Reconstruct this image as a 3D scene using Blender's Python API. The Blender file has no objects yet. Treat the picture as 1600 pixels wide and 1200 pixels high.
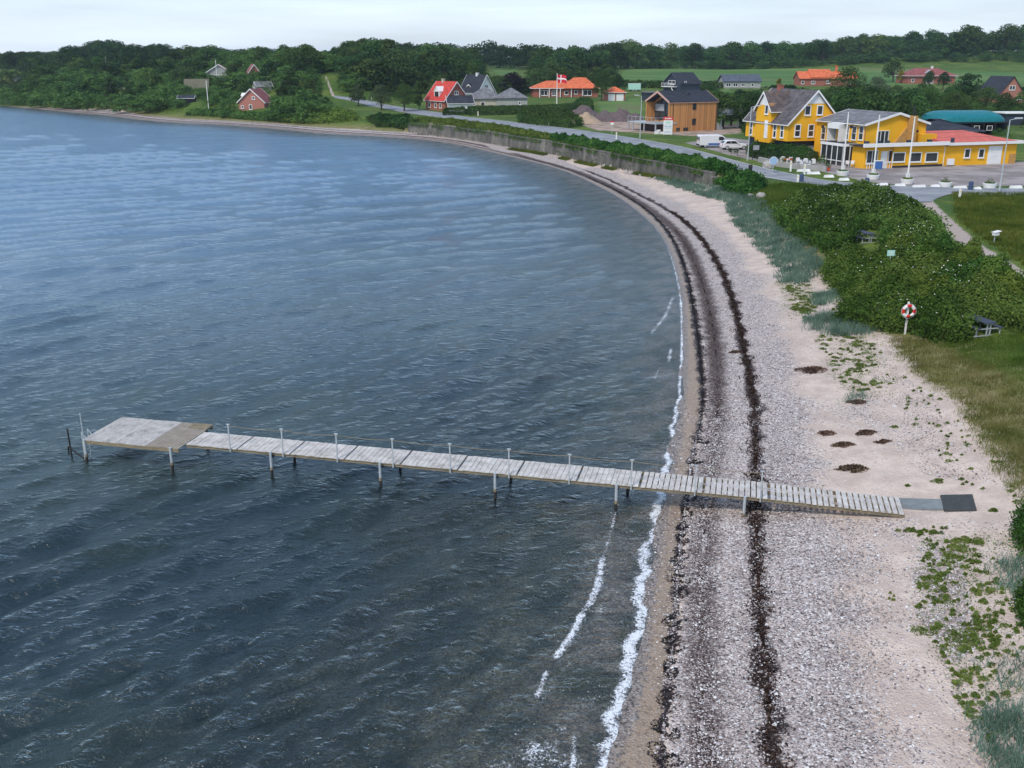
import bpy, math, random
import numpy as np
from mathutils import Vector, Matrix
R = math.radians
random.seed(7); rng = np.random.default_rng(7)
sc = bpy.context.scene
C = sc.collection
# ---------------------------------------------------------------- camera, sky, sun, exposure
FPX, YH, HC = 1550.0, 95.0, 16.0
PITCH = math.atan((600-YH)/FPX); SP, CP = math.sin(PITCH), math.cos(PITCH)
cam = bpy.data.cameras.new('camera'); camo = bpy.data.objects.new('camera', cam); C.objects.link(camo)
cam.sensor_width = 36; cam.lens = 36*FPX/1600; cam.clip_start = .5; cam.clip_end = 9000
camo.location = (0, 0, HC); camo.rotation_euler = (math.pi/2-PITCH, 0, 0); sc.camera = camo
SUN_EL, SUN_AZ = R(48), R(215)      # azimuth measured clockwise from +Y
w = bpy.data.worlds.new('World'); sc.world = w; w.use_nodes = True
nt = w.node_tree; nt.nodes.clear()
def wn(t, **k):
    n = nt.nodes.new(t)
    for a, b in k.items(): setattr(n, a, b)
    return n
sky = wn('ShaderNodeTexSky', sky_type='NISHITA', sun_disc=False, sun_elevation=SUN_EL, sun_rotation=SUN_AZ, air_density=1.2, dust_density=1.5, ozone_density=1.5)
bg = wn('ShaderNodeBackground'); out = wn('ShaderNodeOutputWorld')
tc = wn('ShaderNodeTexCoord'); sep = wn('ShaderNodeSeparateXYZ')
nt.links.new(tc.outputs['Generated'], sep.inputs[0])
mp = wn('ShaderNodeMapping'); mp.inputs['Scale'].default_value = (2.2, 2.2, 26)
nt.links.new(tc.outputs['Generated'], mp.inputs[0])
cn = wn('ShaderNodeTexNoise'); cn.inputs['Scale'].default_value = 1.3; cn.inputs['Detail'].default_value = 6
nt.links.new(mp.outputs[0], cn.inputs[0])
cr = wn('ShaderNodeValToRGB'); cr.color_ramp.elements[0].position = 0.0; cr.color_ramp.elements[0].color = (8.8, 9.8, 10.6, 1)
cr.color_ramp.elements[1].position = .75; cr.color_ramp.elements[1].color = (3.0, 4.6, 7.6, 1)
e = cr.color_ramp.elements.new(.07); e.color = (7.7, 9.3, 11.0, 1)
e = cr.color_ramp.elements.new(.22); e.color = (6.2, 8.0, 10.6, 1)
nt.links.new(sep.outputs[2], cr.inputs[0])
m1 = wn('ShaderNodeMapRange'); m1.inputs[1].default_value = .35; m1.inputs[2].default_value = .7; m1.inputs[3].default_value = .82; m1.inputs[4].default_value = 1.10
nt.links.new(cn.outputs[0], m1.inputs[0])
vm = wn('ShaderNodeVectorMath', operation='SCALE'); nt.links.new(cr.outputs[0], vm.inputs[0]); nt.links.new(m1.outputs[0], vm.inputs[3])
mx = wn('ShaderNodeMix', data_type='RGBA'); mx.inputs[0].default_value = .82
nt.links.new(sky.outputs[0], mx.inputs[6]); nt.links.new(vm.outputs[0], mx.inputs[7])
nt.links.new(mx.outputs[2], bg.inputs[0]); bg.inputs[1].default_value = .1
nt.links.new(bg.outputs[0], out.inputs[0])
sl = bpy.data.lights.new('sun', 'SUN'); sl.energy = 2.3; sl.angle = R(11); sl.color = (1, .90, .78)
so = bpy.data.objects.new('sun', sl); C.objects.link(so)
sd = Vector((math.sin(SUN_AZ)*math.cos(SUN_EL), math.cos(SUN_AZ)*math.cos(SUN_EL), math.sin(SUN_EL)))
so.rotation_euler = sd.to_track_quat('Z', 'Y').to_euler(); so.location = (0, 0, 60)
sc.view_settings.view_transform = 'Standard'; sc.view_settings.look = 'None'; sc.view_settings.exposure = 0.30; sc.view_settings.gamma = 1
sc.cycles.max_bounces = 6; sc.cycles.transparent_max_bounces = 8; sc.cycles.diffuse_bounces = 2; sc.cycles.glossy_bounces = 3

# ---------------------------------------------------------------- pixel <-> world (photo pixels 1600x1200), terrain
def W(x, y, z=0.0):
    u = (x-800)/FPX; v = (y-600)/FPX
    t = (HC-z)/(SP+v*CP)
    return np.array((u*t, t*(CP-v*SP)))
def proj(X, Y, Z):
    dz = Z-HC
    dep = Y*CP-dz*SP; up = Y*SP+dz*CP
    return 800+FPX*X/dep, 600-FPX*up/dep, dep
def chaikin(P, n=2):
    P = np.array(P, float)
    for _ in range(n):
        a = P[:-1]*.75+P[1:]*.25; b = P[:-1]*.25+P[1:]*.75
        P = np.vstack([P[:1], np.stack([a, b], 1).reshape(-1, 2), P[-1:]])
    return P
def pdist(X, Y, P):
    """unsigned distance of points to polyline, chunked by segment"""
    best = np.full(X.shape, 1e18)
    for (ax, ay), (bx, by) in zip(P[:-1], P[1:]):
        dx, dy = bx-ax, by-ay; l = dx*dx+dy*dy+1e-12
        t = np.clip(((X-ax)*dx+(Y-ay)*dy)/l, 0, 1)
        q = (X-ax-t*dx)**2+(Y-ay-t*dy)**2
        np.minimum(best, q, out=best)
    return np.sqrt(best)
def side(X, Y, P):
    """signed distance: positive to the right of the direction of travel of the nearest segment"""
    best = np.full(X.shape, 1e18); s = np.zeros(X.shape)
    for (ax, ay), (bx, by) in zip(P[:-1], P[1:]):
        dx, dy = bx-ax, by-ay; l = dx*dx+dy*dy+1e-12
        t = np.clip(((X-ax)*dx+(Y-ay)*dy)/l, 0, 1)
        q = (X-ax-t*dx)**2+(Y-ay-t*dy)**2
        m = q < best; best = np.where(m, q, best)
        s = np.where(m, np.sign(dy*(X-ax)-dx*(Y-ay)), s)
    return np.sqrt(best)*s
def inside(X, Y, P):
    r = np.zeros(X.shape, bool); n = len(P)
    for i in range(n):
        (x1, y1), (x2, y2) = P[i], P[(i+1) % n]
        if y1 == y2: continue
        c = ((y1 > Y) != (y2 > Y)) & (X < (x2-x1)*(Y-y1)/(y2-y1)+x1)
        r ^= c
    return r
def sdpoly(X, Y, P):
    P = np.asarray(P); d = pdist(X, Y, np.vstack([P, P[:1]]))
    return np.where(inside(X, Y, P), d, -d)
def smooth(x, a, b):
    t = np.clip((x-a)/(b-a), 0, 1); return t*t*(3-2*t)
shore_px = [(940,1200),(973,1130),(990,1060),(1009,930),(1031,800),(1054,690),(1066,600),(1067,500),(1063,450),(1050,400),(1030,360),(985,320),(940,293),(880,265),(800,245),(691,220),(580,212),(505,209),(430,201),(355,195),(280,192),(225,188),(169,180),(112,176),(56,170),(0,165)]
SH = [(-8,-60),(-4,-20),(-.6,6),(1.1,14)]+[tuple(W(x, y)) for x, y in shore_px]+[(-206,404),(-203,436),(-216,478),(-252,505),(-340,525),(-520,560),(-1400,700)]
SH = chaikin(SH, 2)
LAND = np.vstack([SH, [(-1400,4000),(4000,4000),(4000,-60)]])
WALL = chaikin([W(x, y, 2.7) for x, y in [(640,192),(690,196.5),(747,203),(800,211.5),(860,220),(931,234),(1000,247),(1060,258),(1118,270)]], 1)
def shore_d(X, Y):
    d = pdist(X, Y, SH); return np.where(inside(X, Y, LAND), d, -d)
def T(X, Y, d=None):
    X = np.asarray(X, float); Y = np.asarray(Y, float)
    if d is None: d = shore_d(X, Y)
    L = np.interp(Y, [0,60,100,125,200,270,340,400,560,700,1000,4000], [1.5,1.6,2.5,2.75,2.75,3.3,5.3,7.2,11.9,13,15,22])
    hill = 12.5*smooth(d, 14, 85)*smooth(-X, 22, 62)*smooth(Y, 180, 300)
    L = np.maximum(L, 2.4+hill)+.25*np.sin(X*.05+1)*np.sin(Y*.043)*smooth(Y, 180, 300)
    L = L+9*smooth(X, 110, 230)*smooth(Y, 500, 620)
    B = .085*np.maximum(d, 0)
    B = np.where(d < 0, np.maximum(.1*d, -2.5), B)
    Bc = np.minimum(B, 1.1)
    r = smooth(d, 8.5, 19)
    gen = Bc*(1-r)+L*r
    ws = -side(X, Y, WALL)          # positive inland of the wall
    wd = np.abs(ws)
    t0, t1 = WALL[0], WALL[-1]
    along = smooth((Y-t1[1]), -3, 0)*smooth((t0[1]-Y), -3, 0)*(wd < 40)
    wz = np.where(ws > .25, np.minimum(L, 2.7+.02*ws), np.where(ws > -.25, Bc+(2.7-Bc)*(ws+.25)/.5, Bc))
    return np.where(d > 0, gen*(1-along)+wz*along, B)
_DS = np.concatenate([np.geomspace(10, 420, 900), np.geomspace(421, 3000, 260)])
def G(px, py):
    """where the ray through a photo pixel first meets the terrain"""
    u = (px-800)/FPX; v = (py-600)/FPX
    X = u*_DS/(CP-v*SP); Y = _DS; Z = HC-_DS*(SP+v*CP)/(CP-v*SP)
    t = T(X, Y); m = Z <= t
    i = int(np.argmax(m)) if m.any() else len(_DS)-1
    if i == 0: i = 1
    a0 = Z[i-1]-t[i-1]; a1 = Z[i]-t[i]; k = min(1, max(0, a0/(a0-a1+1e-9)))
    q = X[i-1]*(1-k)+X[i]*k; r = Y[i-1]*(1-k)+Y[i]*k
    return np.array((q, r, float(T(np.array([q]), np.array([r]))[0])))
def GP(l): return [tuple(G(x, y)[:2]) for x, y in l]

# ---------------------------------------------------------------- object helpers
def tag(o, label=None, cat=None, group=None, kind=None):
    if label: o['label'] = label
    if cat: o['category'] = cat
    if group: o['group'] = group
    if kind: o['kind'] = kind
    return o
def empty(name, loc, rz, label, cat, group=None):
    o = bpy.data.objects.new(name, None); C.objects.link(o); o.empty_display_size = .2
    o.location = tuple(float(v) for v in loc); o.rotation_euler = (0, 0, rz)
    return tag(o, label, cat, group)
class MB:
    def __init__(s): s.v = []; s.f = []
    def add(s, v, f):
        n = len(s.v); s.v += [tuple(map(float, q)) for q in v]; s.f += [tuple(i+n for i in q) for q in f]; return s
    def box(s, x0, x1, y0, y1, z0, z1):
        return s.add([(x0,y0,z0),(x1,y0,z0),(x1,y1,z0),(x0,y1,z0),(x0,y0,z1),(x1,y0,z1),(x1,y1,z1),(x0,y1,z1)],
                     [(0,3,2,1),(4,5,6,7),(0,1,5,4),(1,2,6,5),(2,3,7,6),(3,0,4,7)])
    def bar(s, a, b, w=.05, h=None, up=(0,0,1)):
        a = Vector(a); b = Vector(b); d = (b-a).normalized(); h = h or w
        u = Vector(up)
        if abs(d.dot(u)) > .98: u = Vector((1,0,0))
        x = d.cross(u).normalized(); y = x.cross(d)
        vs = []
        for p in (a, b):
            for i, j in ((-1,-1),(1,-1),(1,1),(-1,1)): vs.append(p+x*(w/2*i)+y*(h/2*j))
        return s.add(vs, [(0,3,2,1),(4,5,6,7),(0,1,5,4),(1,2,6,5),(2,3,7,6),(3,0,4,7)])
    def tube(s, a, b, r0, r1=None, n=8, cap=True):
        a = Vector(a); b = Vector(b); r1 = r0 if r1 is None else r1; d = (b-a).normalized()
        u = Vector((0,0,1)) if abs(d.z) < .95 else Vector((1,0,0))
        x = d.cross(u).normalized(); y = x.cross(d); vs = []
        for p, r in ((a, r0), (b, r1)):
            for k in range(n):
                t = 2*math.pi*k/n; vs.append(p+x*(r*math.cos(t))+y*(r*math.sin(t)))
        f = [(k, (k+1) % n, n+(k+1) % n, n+k) for k in range(n)]
        if cap: f += [tuple(range(n))[::-1], tuple(range(n, 2*n))]
        return s.add(vs, f)
    def lathe(s, c, prof, n=16):
        cx, cy, cz = c; vs = []; f = []
        for r, z in prof:
            for k in range(n):
                t = 2*math.pi*k/n; vs.append((cx+r*math.cos(t), cy+r*math.sin(t), cz+z))
        for i in range(len(prof)-1):
            for k in range(n): f.append((i*n+k, i*n+(k+1) % n, (i+1)*n+(k+1) % n, (i+1)*n+k))
        return s.add(vs, f)
    def prism(s, poly, y0, y1, ax='y'):
        """polygon in (x,z) pushed along y (or in (y,z) along x)"""
        n = len(poly); vs = []
        for c in (y0, y1):
            for a, b in poly: vs.append((a, c, b) if ax == 'y' else ((c, a, b) if ax == 'x' else (a, b, c)))
        f = [tuple(range(n)), tuple(range(n, 2*n))[::-1]]+[(k, n+k, n+(k+1) % n, (k+1) % n) for k in range(n)]
        return s.add(vs, f)
    def build(s, name, mat, parent=None, smooth_=False, bevel=0, **kw):
        m = bpy.data.meshes.new(name); m.from_pydata(s.v, [], s.f); m.validate(); m.update()
        import bmesh
        b = bmesh.new(); b.from_mesh(m); bmesh.ops.recalc_face_normals(b, faces=b.faces)
        if bevel: bmesh.ops.bevel(b, geom=list(b.edges), offset=bevel, segments=1, affect='EDGES')
        b.to_mesh(m); b.free()
        if smooth_:
            for p in m.polygons: p.use_smooth = True
        o = bpy.data.objects.new(name, m); C.objects.link(o); o.parent = parent
        m.materials.append(mat)
        if kw: tag(o, **kw)
        return o
def np_mesh(name, V, F, mat, parent=None, attrs=None, smooth_=False):
    V = np.ascontiguousarray(V, np.float32); F = np.ascontiguousarray(F, np.int32)
    m = bpy.data.meshes.new(name); k = F.shape[1]
    m.vertices.add(len(V)); m.vertices.foreach_set('co', V.ravel())
    m.loops.add(F.size); m.loops.foreach_set('vertex_index', F.ravel())
    m.polygons.add(len(F)); m.polygons.foreach_set('loop_start', np.arange(0, F.size, k, dtype=np.int32))
    m.polygons.foreach_set('loop_total', np.full(len(F), k, np.int32))
    if smooth_: m.polygons.foreach_set('use_smooth', np.ones(len(F), bool))
    m.update(calc_edges=True)
    for a, (dom, arr) in (attrs or {}).items():
        m.attributes.new(a, 'FLOAT', dom).data.foreach_set('value', np.ascontiguousarray(arr, np.float32))
    m.materials.append(mat)
    o = bpy.data.objects.new(name, m); C.objects.link(o); o.parent = parent
    return o
def unit(a): return a/np.maximum(np.linalg.norm(a, axis=-1, keepdims=True), 1e-9)
def leaf_geo(P, Nrm, size, aspect=.7):
    n = len(P); t = unit(np.cross(Nrm, rng.normal(size=(n, 3)))); b = np.cross(Nrm, t)
    s = np.asarray(size).reshape(-1, 1)*np.ones((n, 1))*.5
    V = np.stack([P-t*s, P-b*s*aspect, P+t*s, P+b*s*aspect], 1).reshape(-1, 3)
    return V, np.arange(4*n, dtype=np.int32).reshape(-1, 4)
def leaf_mesh(name, P, Nrm, size, mat, parent=None):
    V, F = leaf_geo(P, Nrm, size)
    return np_mesh(name, V, F, mat, parent, {'rnd': ('FACE', rng.random(len(F)))})
def blade_mesh(name, P, h, wd, mat, parent=None, lean=.45):
    n = len(P); a = rng.random(n)*2*math.pi; side_ = np.stack([np.cos(a), np.sin(a), np.zeros(n)], 1)
    h = np.asarray(h).reshape(-1, 1)*np.ones((n, 1))
    tip = P+np.concatenate([rng.normal(size=(n, 2))*lean*h, h], 1)
    V = np.stack([P-side_*wd/2, P+side_*wd/2, tip], 1).reshape(-1, 3)
    F = np.arange(3*n, dtype=np.int32).reshape(-1, 3)
    return np_mesh(name, V, F, mat, parent, {'rnd': ('FACE', rng.random(n))})
def copy_tree(o, parent=None):
    c = o.copy(); C.objects.link(c); c.parent = parent
    for ch in [q for q in list(C.objects) if q.parent == o]: copy_tree(ch, c)
    return c

# ---------------------------------------------------------------- materials
class NG:
    def __init__(s, name):
        s.m = bpy.data.materials.new(name); s.m.use_nodes = True; s.t = s.m.node_tree; s.t.nodes.clear()
        s.o = s.t.nodes.new('ShaderNodeOutputMaterial')
        s.tc = s.t.nodes.new('ShaderNodeTexCoord').outputs['Object']
    def n(s, ty, **k):
        q = s.t.nodes.new(ty)
        for a, b in k.items(): setattr(q, a, b)
        return q
    def set(s, sock, v):
        if isinstance(v, bpy.types.NodeSocket): s.t.links.new(v, sock)
        elif isinstance(v, (tuple, list)): sock.default_value = tuple(v)+((1,) if len(v) == 3 and sock.type == 'RGBA' else ())
        else: sock.default_value = v
    def attr(s, a): return s.n('ShaderNodeAttribute', attribute_name=a).outputs['Fac']
    def mapp(s, scale=(1,1,1), rot=(0,0,0), src=None):
        q = s.n('ShaderNodeMapping'); s.set(q.inputs[0], src or s.tc); q.inputs['Scale'].default_value = scale; q.inputs['Rotation'].default_value = rot; return q.outputs[0]
    def noise(s, sc_, det=4, vec=None, rough=.55, col=False, dist=0):
        q = s.n('ShaderNodeTexNoise'); s.set(q.inputs['Vector'], vec or s.tc); q.inputs['Scale'].default_value = sc_; q.inputs['Detail'].default_value = det
        q.inputs['Roughness'].default_value = rough; q.inputs['Distortion'].default_value = dist; return q.outputs['Color' if col else 'Fac']
    def vor(s, sc_, vec=None, out='Color', feat='F1', rnd=1):
        q = s.n('ShaderNodeTexVoronoi', feature=feat); s.set(q.inputs['Vector'], vec or s.tc); q.inputs['Scale'].default_value = sc_; q.inputs['Randomness'].default_value = rnd; return q.outputs[out]
    def math(s, op, a, b=0.0, c=None, clamp=False):
        q = s.n('ShaderNodeMath', operation=op, use_clamp=clamp); s.set(q.inputs[0], a); s.set(q.inputs[1], b)
        if c is not None: s.set(q.inputs[2], c)
        return q.outputs[0]
    def rng(s, v, a, b, c=0.0, d=1.0, smooth_=True):
        q = s.n('ShaderNodeMapRange', interpolation_type='SMOOTHSTEP' if smooth_ else 'LINEAR'); s.set(q.inputs[0], v)
        for i, x in enumerate((a, b, c, d)): s.set(q.inputs[i+1], x)
        return q.outputs[0]
    def mix(s, f, a, b, mode='MIX'):
        q = s.n('ShaderNodeMix', data_type='RGBA', blend_type=mode); s.set(q.inputs[0], f); s.set(q.inputs[6], a); s.set(q.inputs[7], b); return q.outputs[2]
    def ramp(s, f, stops, interp='LINEAR'):
        q = s.n('ShaderNodeValToRGB'); cr = q.color_ramp; cr.interpolation = interp
        cr.elements[0].position = stops[0][0]; cr.elements[0].color = tuple(stops[0][1])+(1,)
        cr.elements[1].position = stops[1][0]; cr.elements[1].color = tuple(stops[1][1])+(1,)
        for p, c in stops[2:]: e = cr.elements.new(p); e.color = tuple(c)+(1,)
        s.set(q.inputs[0], f); return q.outputs[0]
    def bump(s, h, st=.5, dist=.02, nrm=None):
        q = s.n('ShaderNodeBump'); s.set(q.inputs['Height'], h); s.set(q.inputs['Strength'], st); q.inputs['Distance'].default_value = dist
        if nrm is not None: s.set(q.inputs['Normal'], nrm)
        return q.outputs[0]
    def pbr(s, col, rough=.8, metal=0, normal=None, spec=.3, **k):
        q = s.n('ShaderNodeBsdfPrincipled'); s.set(q.inputs['Base Color'], col); s.set(q.inputs['Roughness'], rough); s.set(q.inputs['Metallic'], metal); s.set(q.inputs['Specular IOR Level'], spec)
        if normal is not None: s.set(q.inputs['Normal'], normal)
        for a, b in k.items(): s.set(q.inputs[a.replace('_', ' ')], b)
        return q.outputs[0]
    def done(s, sh): s.t.links.new(sh, s.o.inputs[0]); return s.m
def simple(name, col, rough=.75, var=.25, scale=3, metal=0, bump=.0, spec=.3, fine=20):
    g = NG(name); c = tuple(col)
    a = g.noise(scale, 5); b = g.noise(fine, 3)
    f = g.math('ADD', g.math('MULTIPLY', a, .65), g.math('MULTIPLY', b, .35))
    k = g.rng(f, .3, .7, 1-var, 1+var*.6, False)
    v = g.n('ShaderNodeVectorMath', operation='SCALE'); v.inputs[0].default_value = c; g.set(v.inputs[3], k)
    nr = g.bump(f, .4, bump) if bump else None
    return g.done(g.pbr(v.outputs[0], rough, metal, nr, spec))
def leafmat(name, c0, c1, c2, trans=.25, scale=.35, objvar=.35):
    g = NG(name)
    f = g.attr('rnd'); big = g.noise(scale, 3)
    oi = g.n('ShaderNodeObjectInfo').outputs['Random']
    x = g.math('ADD', g.math('MULTIPLY', f, .5), g.math('MULTIPLY', g.rng(big, .35, .65, 0, 1, False), .5))
    col = g.ramp(x, [(0.05, c0), (.95, c2), (.5, c1)])
    k = g.rng(oi, 0, 1, 1-objvar, 1+objvar, False)
    v = g.n('ShaderNodeVectorMath', operation='SCALE'); g.set(v.inputs[0], col); g.set(v.inputs[3], k)
    hs = g.n('ShaderNodeHueSaturation'); g.set(hs.inputs['Color'], v.outputs[0]); g.set(hs.inputs['Hue'], g.rng(g.math('FRACT', g.math('MULTIPLY', oi, 7.3)), 0, 1, .475, .52, False)); hs.inputs['Saturation'].default_value = .95
    d = g.n('ShaderNodeBsdfDiffuse'); g.set(d.inputs[0], hs.outputs[0])
    t = g.n('ShaderNodeBsdfTranslucent'); g.set(t.inputs[0], hs.outputs[0])
    m = g.n('ShaderNodeMixShader'); m.inputs[0].default_value = trans; g.t.links.new(d.outputs[0], m.inputs[1]); g.t.links.new(t.outputs[0], m.inputs[2])
    return g.done(m.outputs[0])
M = {}
M['tree_a'] = leafmat('tree leaves', (0.019,0.043,0.016), (0.043,0.093,0.025), (0.085,0.163,0.040), objvar=.45)
M['tree_b'] = leafmat('bright tree leaves', (0.029,0.065,0.017), (0.065,0.133,0.029), (0.131,0.225,0.051), objvar=.3)
M['hedge'] = leafmat('hedge leaves', (0.016,0.041,0.012), (0.038,0.084,0.019), (0.068,0.135,0.030), objvar=.15)
M['rose'] = leafmat('rose leaves', (.016,.045,.010), (.042,.110,.018), (.115,.215,.042), scale=.28, objvar=.1)
M['rose_light'] = leafmat('light shrub leaves', (0.046,0.092,0.014), (0.103,0.172,0.025), (0.172,0.253,0.046), scale=.8, objvar=.15)
M['copper'] = leafmat('dark copper leaves', (.010,.008,.012), (.02,.012,.018), (.03,.02,.022))
M['rose_mid'] = leafmat('tangled thicket leaves', (.020,.056,.010), (.058,.130,.020), (.155,.23,.048), scale=.32, objvar=.1)
M['heapweed'] = leafmat('dry brown seaweed', (.045,.027,.02), (.11,.07,.05), (.22,.15,.11), scale=3, objvar=.1, trans=.05)
M['elder'] = leafmat('flowering elder leaves', (.03,.055,.02), (.10,.14,.07), (.34,.36,.26))
M['gold'] = leafmat('golden leaves', (.10,.10,.01), (.20,.18,.02), (.34,.27,.03))
M['palegreen'] = leafmat('pale green leaves', (.035,.06,.025), (.07,.105,.045), (.12,.16,.07))
M['marram'] = leafmat('dune grass', (0.074,0.137,0.105), (0.137,0.231,0.179), (0.231,0.336,0.263), scale=.5, objvar=.1)
M['grassblade'] = leafmat('grass blades', (.035,.075,.010), (.080,.135,.016), (.165,.20,.035), scale=.3, objvar=.05)
M['dryblade'] = leafmat('dry grass blades', (.07,.095,.02), (.15,.165,.04), (.30,.27,.11), scale=.5, objvar=.1)
M['cushion'] = leafmat('beach herb leaves', (.055,.10,.02), (.12,.19,.035), (.21,.28,.07), scale=1.2, objvar=.1)
M['weed'] = leafmat('dried seaweed', (.010,.006,.006), (.035,.020,.018), (.10,.06,.05), scale=3, objvar=.2, trans=.05)
M['blossom'] = simple('white blossom', (.75,.76,.70), .7, .1)
M['yellowflower'] = simple('yellow flowers', (.75,.55,.03), .7, .1)
M['bark'] = simple('bark', (.07,.055,.04), .9, .4, 4, bump=.02)
M['white'] = simple('white paint', (.78,.78,.77), .55, .10, 1.5)
M['yellow'] = simple('yellow render', (.82,.42,.018), .8, .12, .6, bump=.003)
M['yellow2'] = simple('dull ochre stone', (.50,.28,.09), .85, .35, 3)
M['glass'] = NG('window glass'); _g = M['glass']; M['glass'] = _g.done(_g.pbr(_g.mix(_g.noise(.7, 2), (.010,.012,.016), (.06,.065,.075)), .08, 0, None, .8))
M['curtain'] = simple('net curtain', (.34,.35,.37), .6, .25, 3)
M['brick'] = simple('red brick', (.33,.12,.085), .85, .25, 3)
M['pinkbrick'] = simple('pale red brick', (.40,.17,.13), .85, .2, 3)
M['concrete'] = simple('concrete', (.36,.35,.34), .85, .25, 1.2, bump=.004)
M['galv'] = simple('galvanised steel', (.50,.54,.56), .45, .15, 5, metal=.35)
M['darkmetal'] = simple('dark metal', (.03,.03,.035), .5, .3)
M['rubber'] = simple('tyre rubber', (.02,.02,.02), .85, .2)
M['carwhite'] = simple('white car paint', (.72,.73,.75), .25, .04, 1, spec=.6)
M['blue'] = simple('blue plastic', (.05,.14,.38), .5, .15)
M['redpaint'] = simple('red paint', (.62,.035,.04), .5, .12)
M['orangepaint'] = simple('orange paint', (.75,.10,.03), .55, .12)
M['black'] = simple('black', (.012,.012,.014), .7, .2)
M['palegreenpaint'] = simple('pale green enamel', (.40,.68,.58), .45, .05); M['palebluepaint'] = simple('pale blue paint', (.30,.45,.62), .5, .08); M['slateblue'] = simple('dark blue paint', (.05,.08,.16), .6, .2)
M['tanwood'] = simple('brown timber', (.20,.13,.08), .85, .25, 4)
M['greywood'] = simple('dark stained picnic boards', (.06,.07,.10), .7, .3, 5)
M['soil'] = simple('dark topsoil', (.13,.10,.10), .95, .4, 1.2, bump=.05)
M['sandheap'] = simple('sand heap', (.40,.30,.21), .95, .2, 1.2, bump=.03)
M['boulder'] = simple('granite boulder', (.38,.36,.34), .85, .35, 3, bump=.02)
M['cream'] = simple('cream render', (.50,.47,.38), .85, .15, 1)
M['greyrender'] = simple('grey render', (.36,.37,.35), .85, .15, 1)
M['darkclad'] = simple('dark blue cladding', (.035,.05,.075), .6, .2, 2)
M['teal'] = simple('teal tarpaulin', (.008,.17,.20), .5, .25, 1.5)
M['tan'] = simple('thatch', (.15,.145,.10), .95, .25, 2)
def roofmat(name, c, var=.3, rows=3.0, moss=None):
    g = NG(name)
    z = g.n('ShaderNodeSeparateXYZ'); g.set(z.inputs[0], g.tc)
    wv = g.math('FRACT', g.math('MULTIPLY', z.outputs[2], rows))
    f = g.noise(1.0, 6, rough=.65)
    col = g.mix(g.rng(f, .35, .65), tuple(x*(1-var) for x in c), tuple(min(1, x*(1+var)) for x in c))
    if moss: col = g.mix(g.rng(g.noise(.6, 5), .56, .7), col, moss)
    col = g.mix(g.math('MULTIPLY', g.rng(wv, .75, 1.0), .35), col, (0,0,0))
    return g.done(g.pbr(col, .75, 0, g.bump(wv, .6, .03)))
M['slate'] = roofmat('grey fibre cement roof', (.105,.095,.10), .35, 3)
M['slateorange'] = roofmat('weathered roof with orange lichen', (.12,.095,.09), .3, 3, (.36,.19,.08))
M['greyroof'] = roofmat('grey slate roof', (.17,.17,.18), .3, 3)
M['darkroof'] = roofmat('dark roof', (.03,.034,.045), .3, 2)
M['blueroof'] = roofmat('blue grey roof', (.085,.10,.13), .25, 2)
M['redroof'] = roofmat('red tile roof', (.50,.055,.04), .2, 3)
M['orangeroof'] = roofmat('orange tile roof', (.62,.15,.06), .2, 3)
M['pinkroof'] = roofmat('salmon red sheet roof', (.56,.13,.10), .15, 2)
M['maroonroof'] = roofmat('brown red tile roof', (.26,.08,.075), .25, 3)
def plankmat(name, c, sc_=6.0, ax=0, dark=.35, rough=.8, var=.25, alt=None):
    g = NG(name); z = g.n('ShaderNodeSeparateXYZ'); g.set(z.inputs[0], g.tc)
    t = g.math('ADD', g.math('MULTIPLY', z.outputs[0], sc_), g.math('MULTIPLY', z.outputs[1], sc_))
    fr = g.math('FRACT', t); cell = g.math('FLOOR', t)
    wn_ = g.n('ShaderNodeTexWhiteNoise', noise_dimensions='1D'); g.set(wn_.inputs['W'], cell)
    k = g.math('ADD', g.math('MULTIPLY', wn_.outputs[0], .5), g.math('MULTIPLY', g.noise(1.5, 5, g.mapp((3,3,.5))), .5))
    col = g.mix(g.rng(k, .2, .8), tuple(x*(1-var) for x in c), tuple(x*(1+var) for x in (alt or c)))
    col = g.mix(g.math('MULTIPLY', g.rng(g.math('ABSOLUTE', g.math('SUBTRACT', fr, .5)), .42, .5), dark), col, (.02,.015,.01))
    return g.done(g.pbr(col, rough, 0, None))
M['pinkwood'] = simple('pale pink primed boards', (.52,.33,.27), .7, .1)
M['brickdark'] = simple('dark brown plinth', (.07,.045,.045), .85, .3)
M['larch'] = plankmat('larch cladding', (.50,.235,.085), 4.5, dark=.5, var=.22)
def deckmat():
    g = NG('weathered deck boards')
    k = g.noise(2.2, 6, rough=.7); f = g.noise(26, 4, g.mapp((1,.15,1)))
    col = g.ramp(g.math('ADD', g.math('MULTIPLY', k, .6), g.math('MULTIPLY', f, .4)), [(.32, (.20,.175,.15)), (.66, (.68,.65,.61)), (.46, (.46,.43,.395))])
    return g.done(g.pbr(col, .85, 0, g.bump(f, .4, .004)))
M['deck'] = deckmat()
M['decktan'] = simple('algae stained boards', (.24,.20,.13), .9, .45, 2.5, bump=.004)
M['pile'] = simple('wet dark timber pile', (.03,.028,.025), .6, .4, 6)
M['slabmat'] = simple('wet concrete slab', (.20,.22,.22), .6, .35, 3)
M['mat_dark'] = simple('dark rubber mat', (.055,.06,.06), .8, .35, 6)
def wallmat():
    g = NG('stained concrete sea wall')
    v = g.mapp((1.0,1.0,.42)); k = g.noise(.9, 7, v, .65); b = g.noise(.12, 3)
    col = g.ramp(g.math('ADD', g.math('MULTIPLY', k, .6), g.math('MULTIPLY', b, .4)), [(.38, (.055,.055,.05)), (.68, (.26,.245,.21)), (.52, (.135,.128,.112))])
    return g.done(g.pbr(col, .9, 0, g.bump(k, .3, .02)))
M['seawall'] = wallmat()
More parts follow.
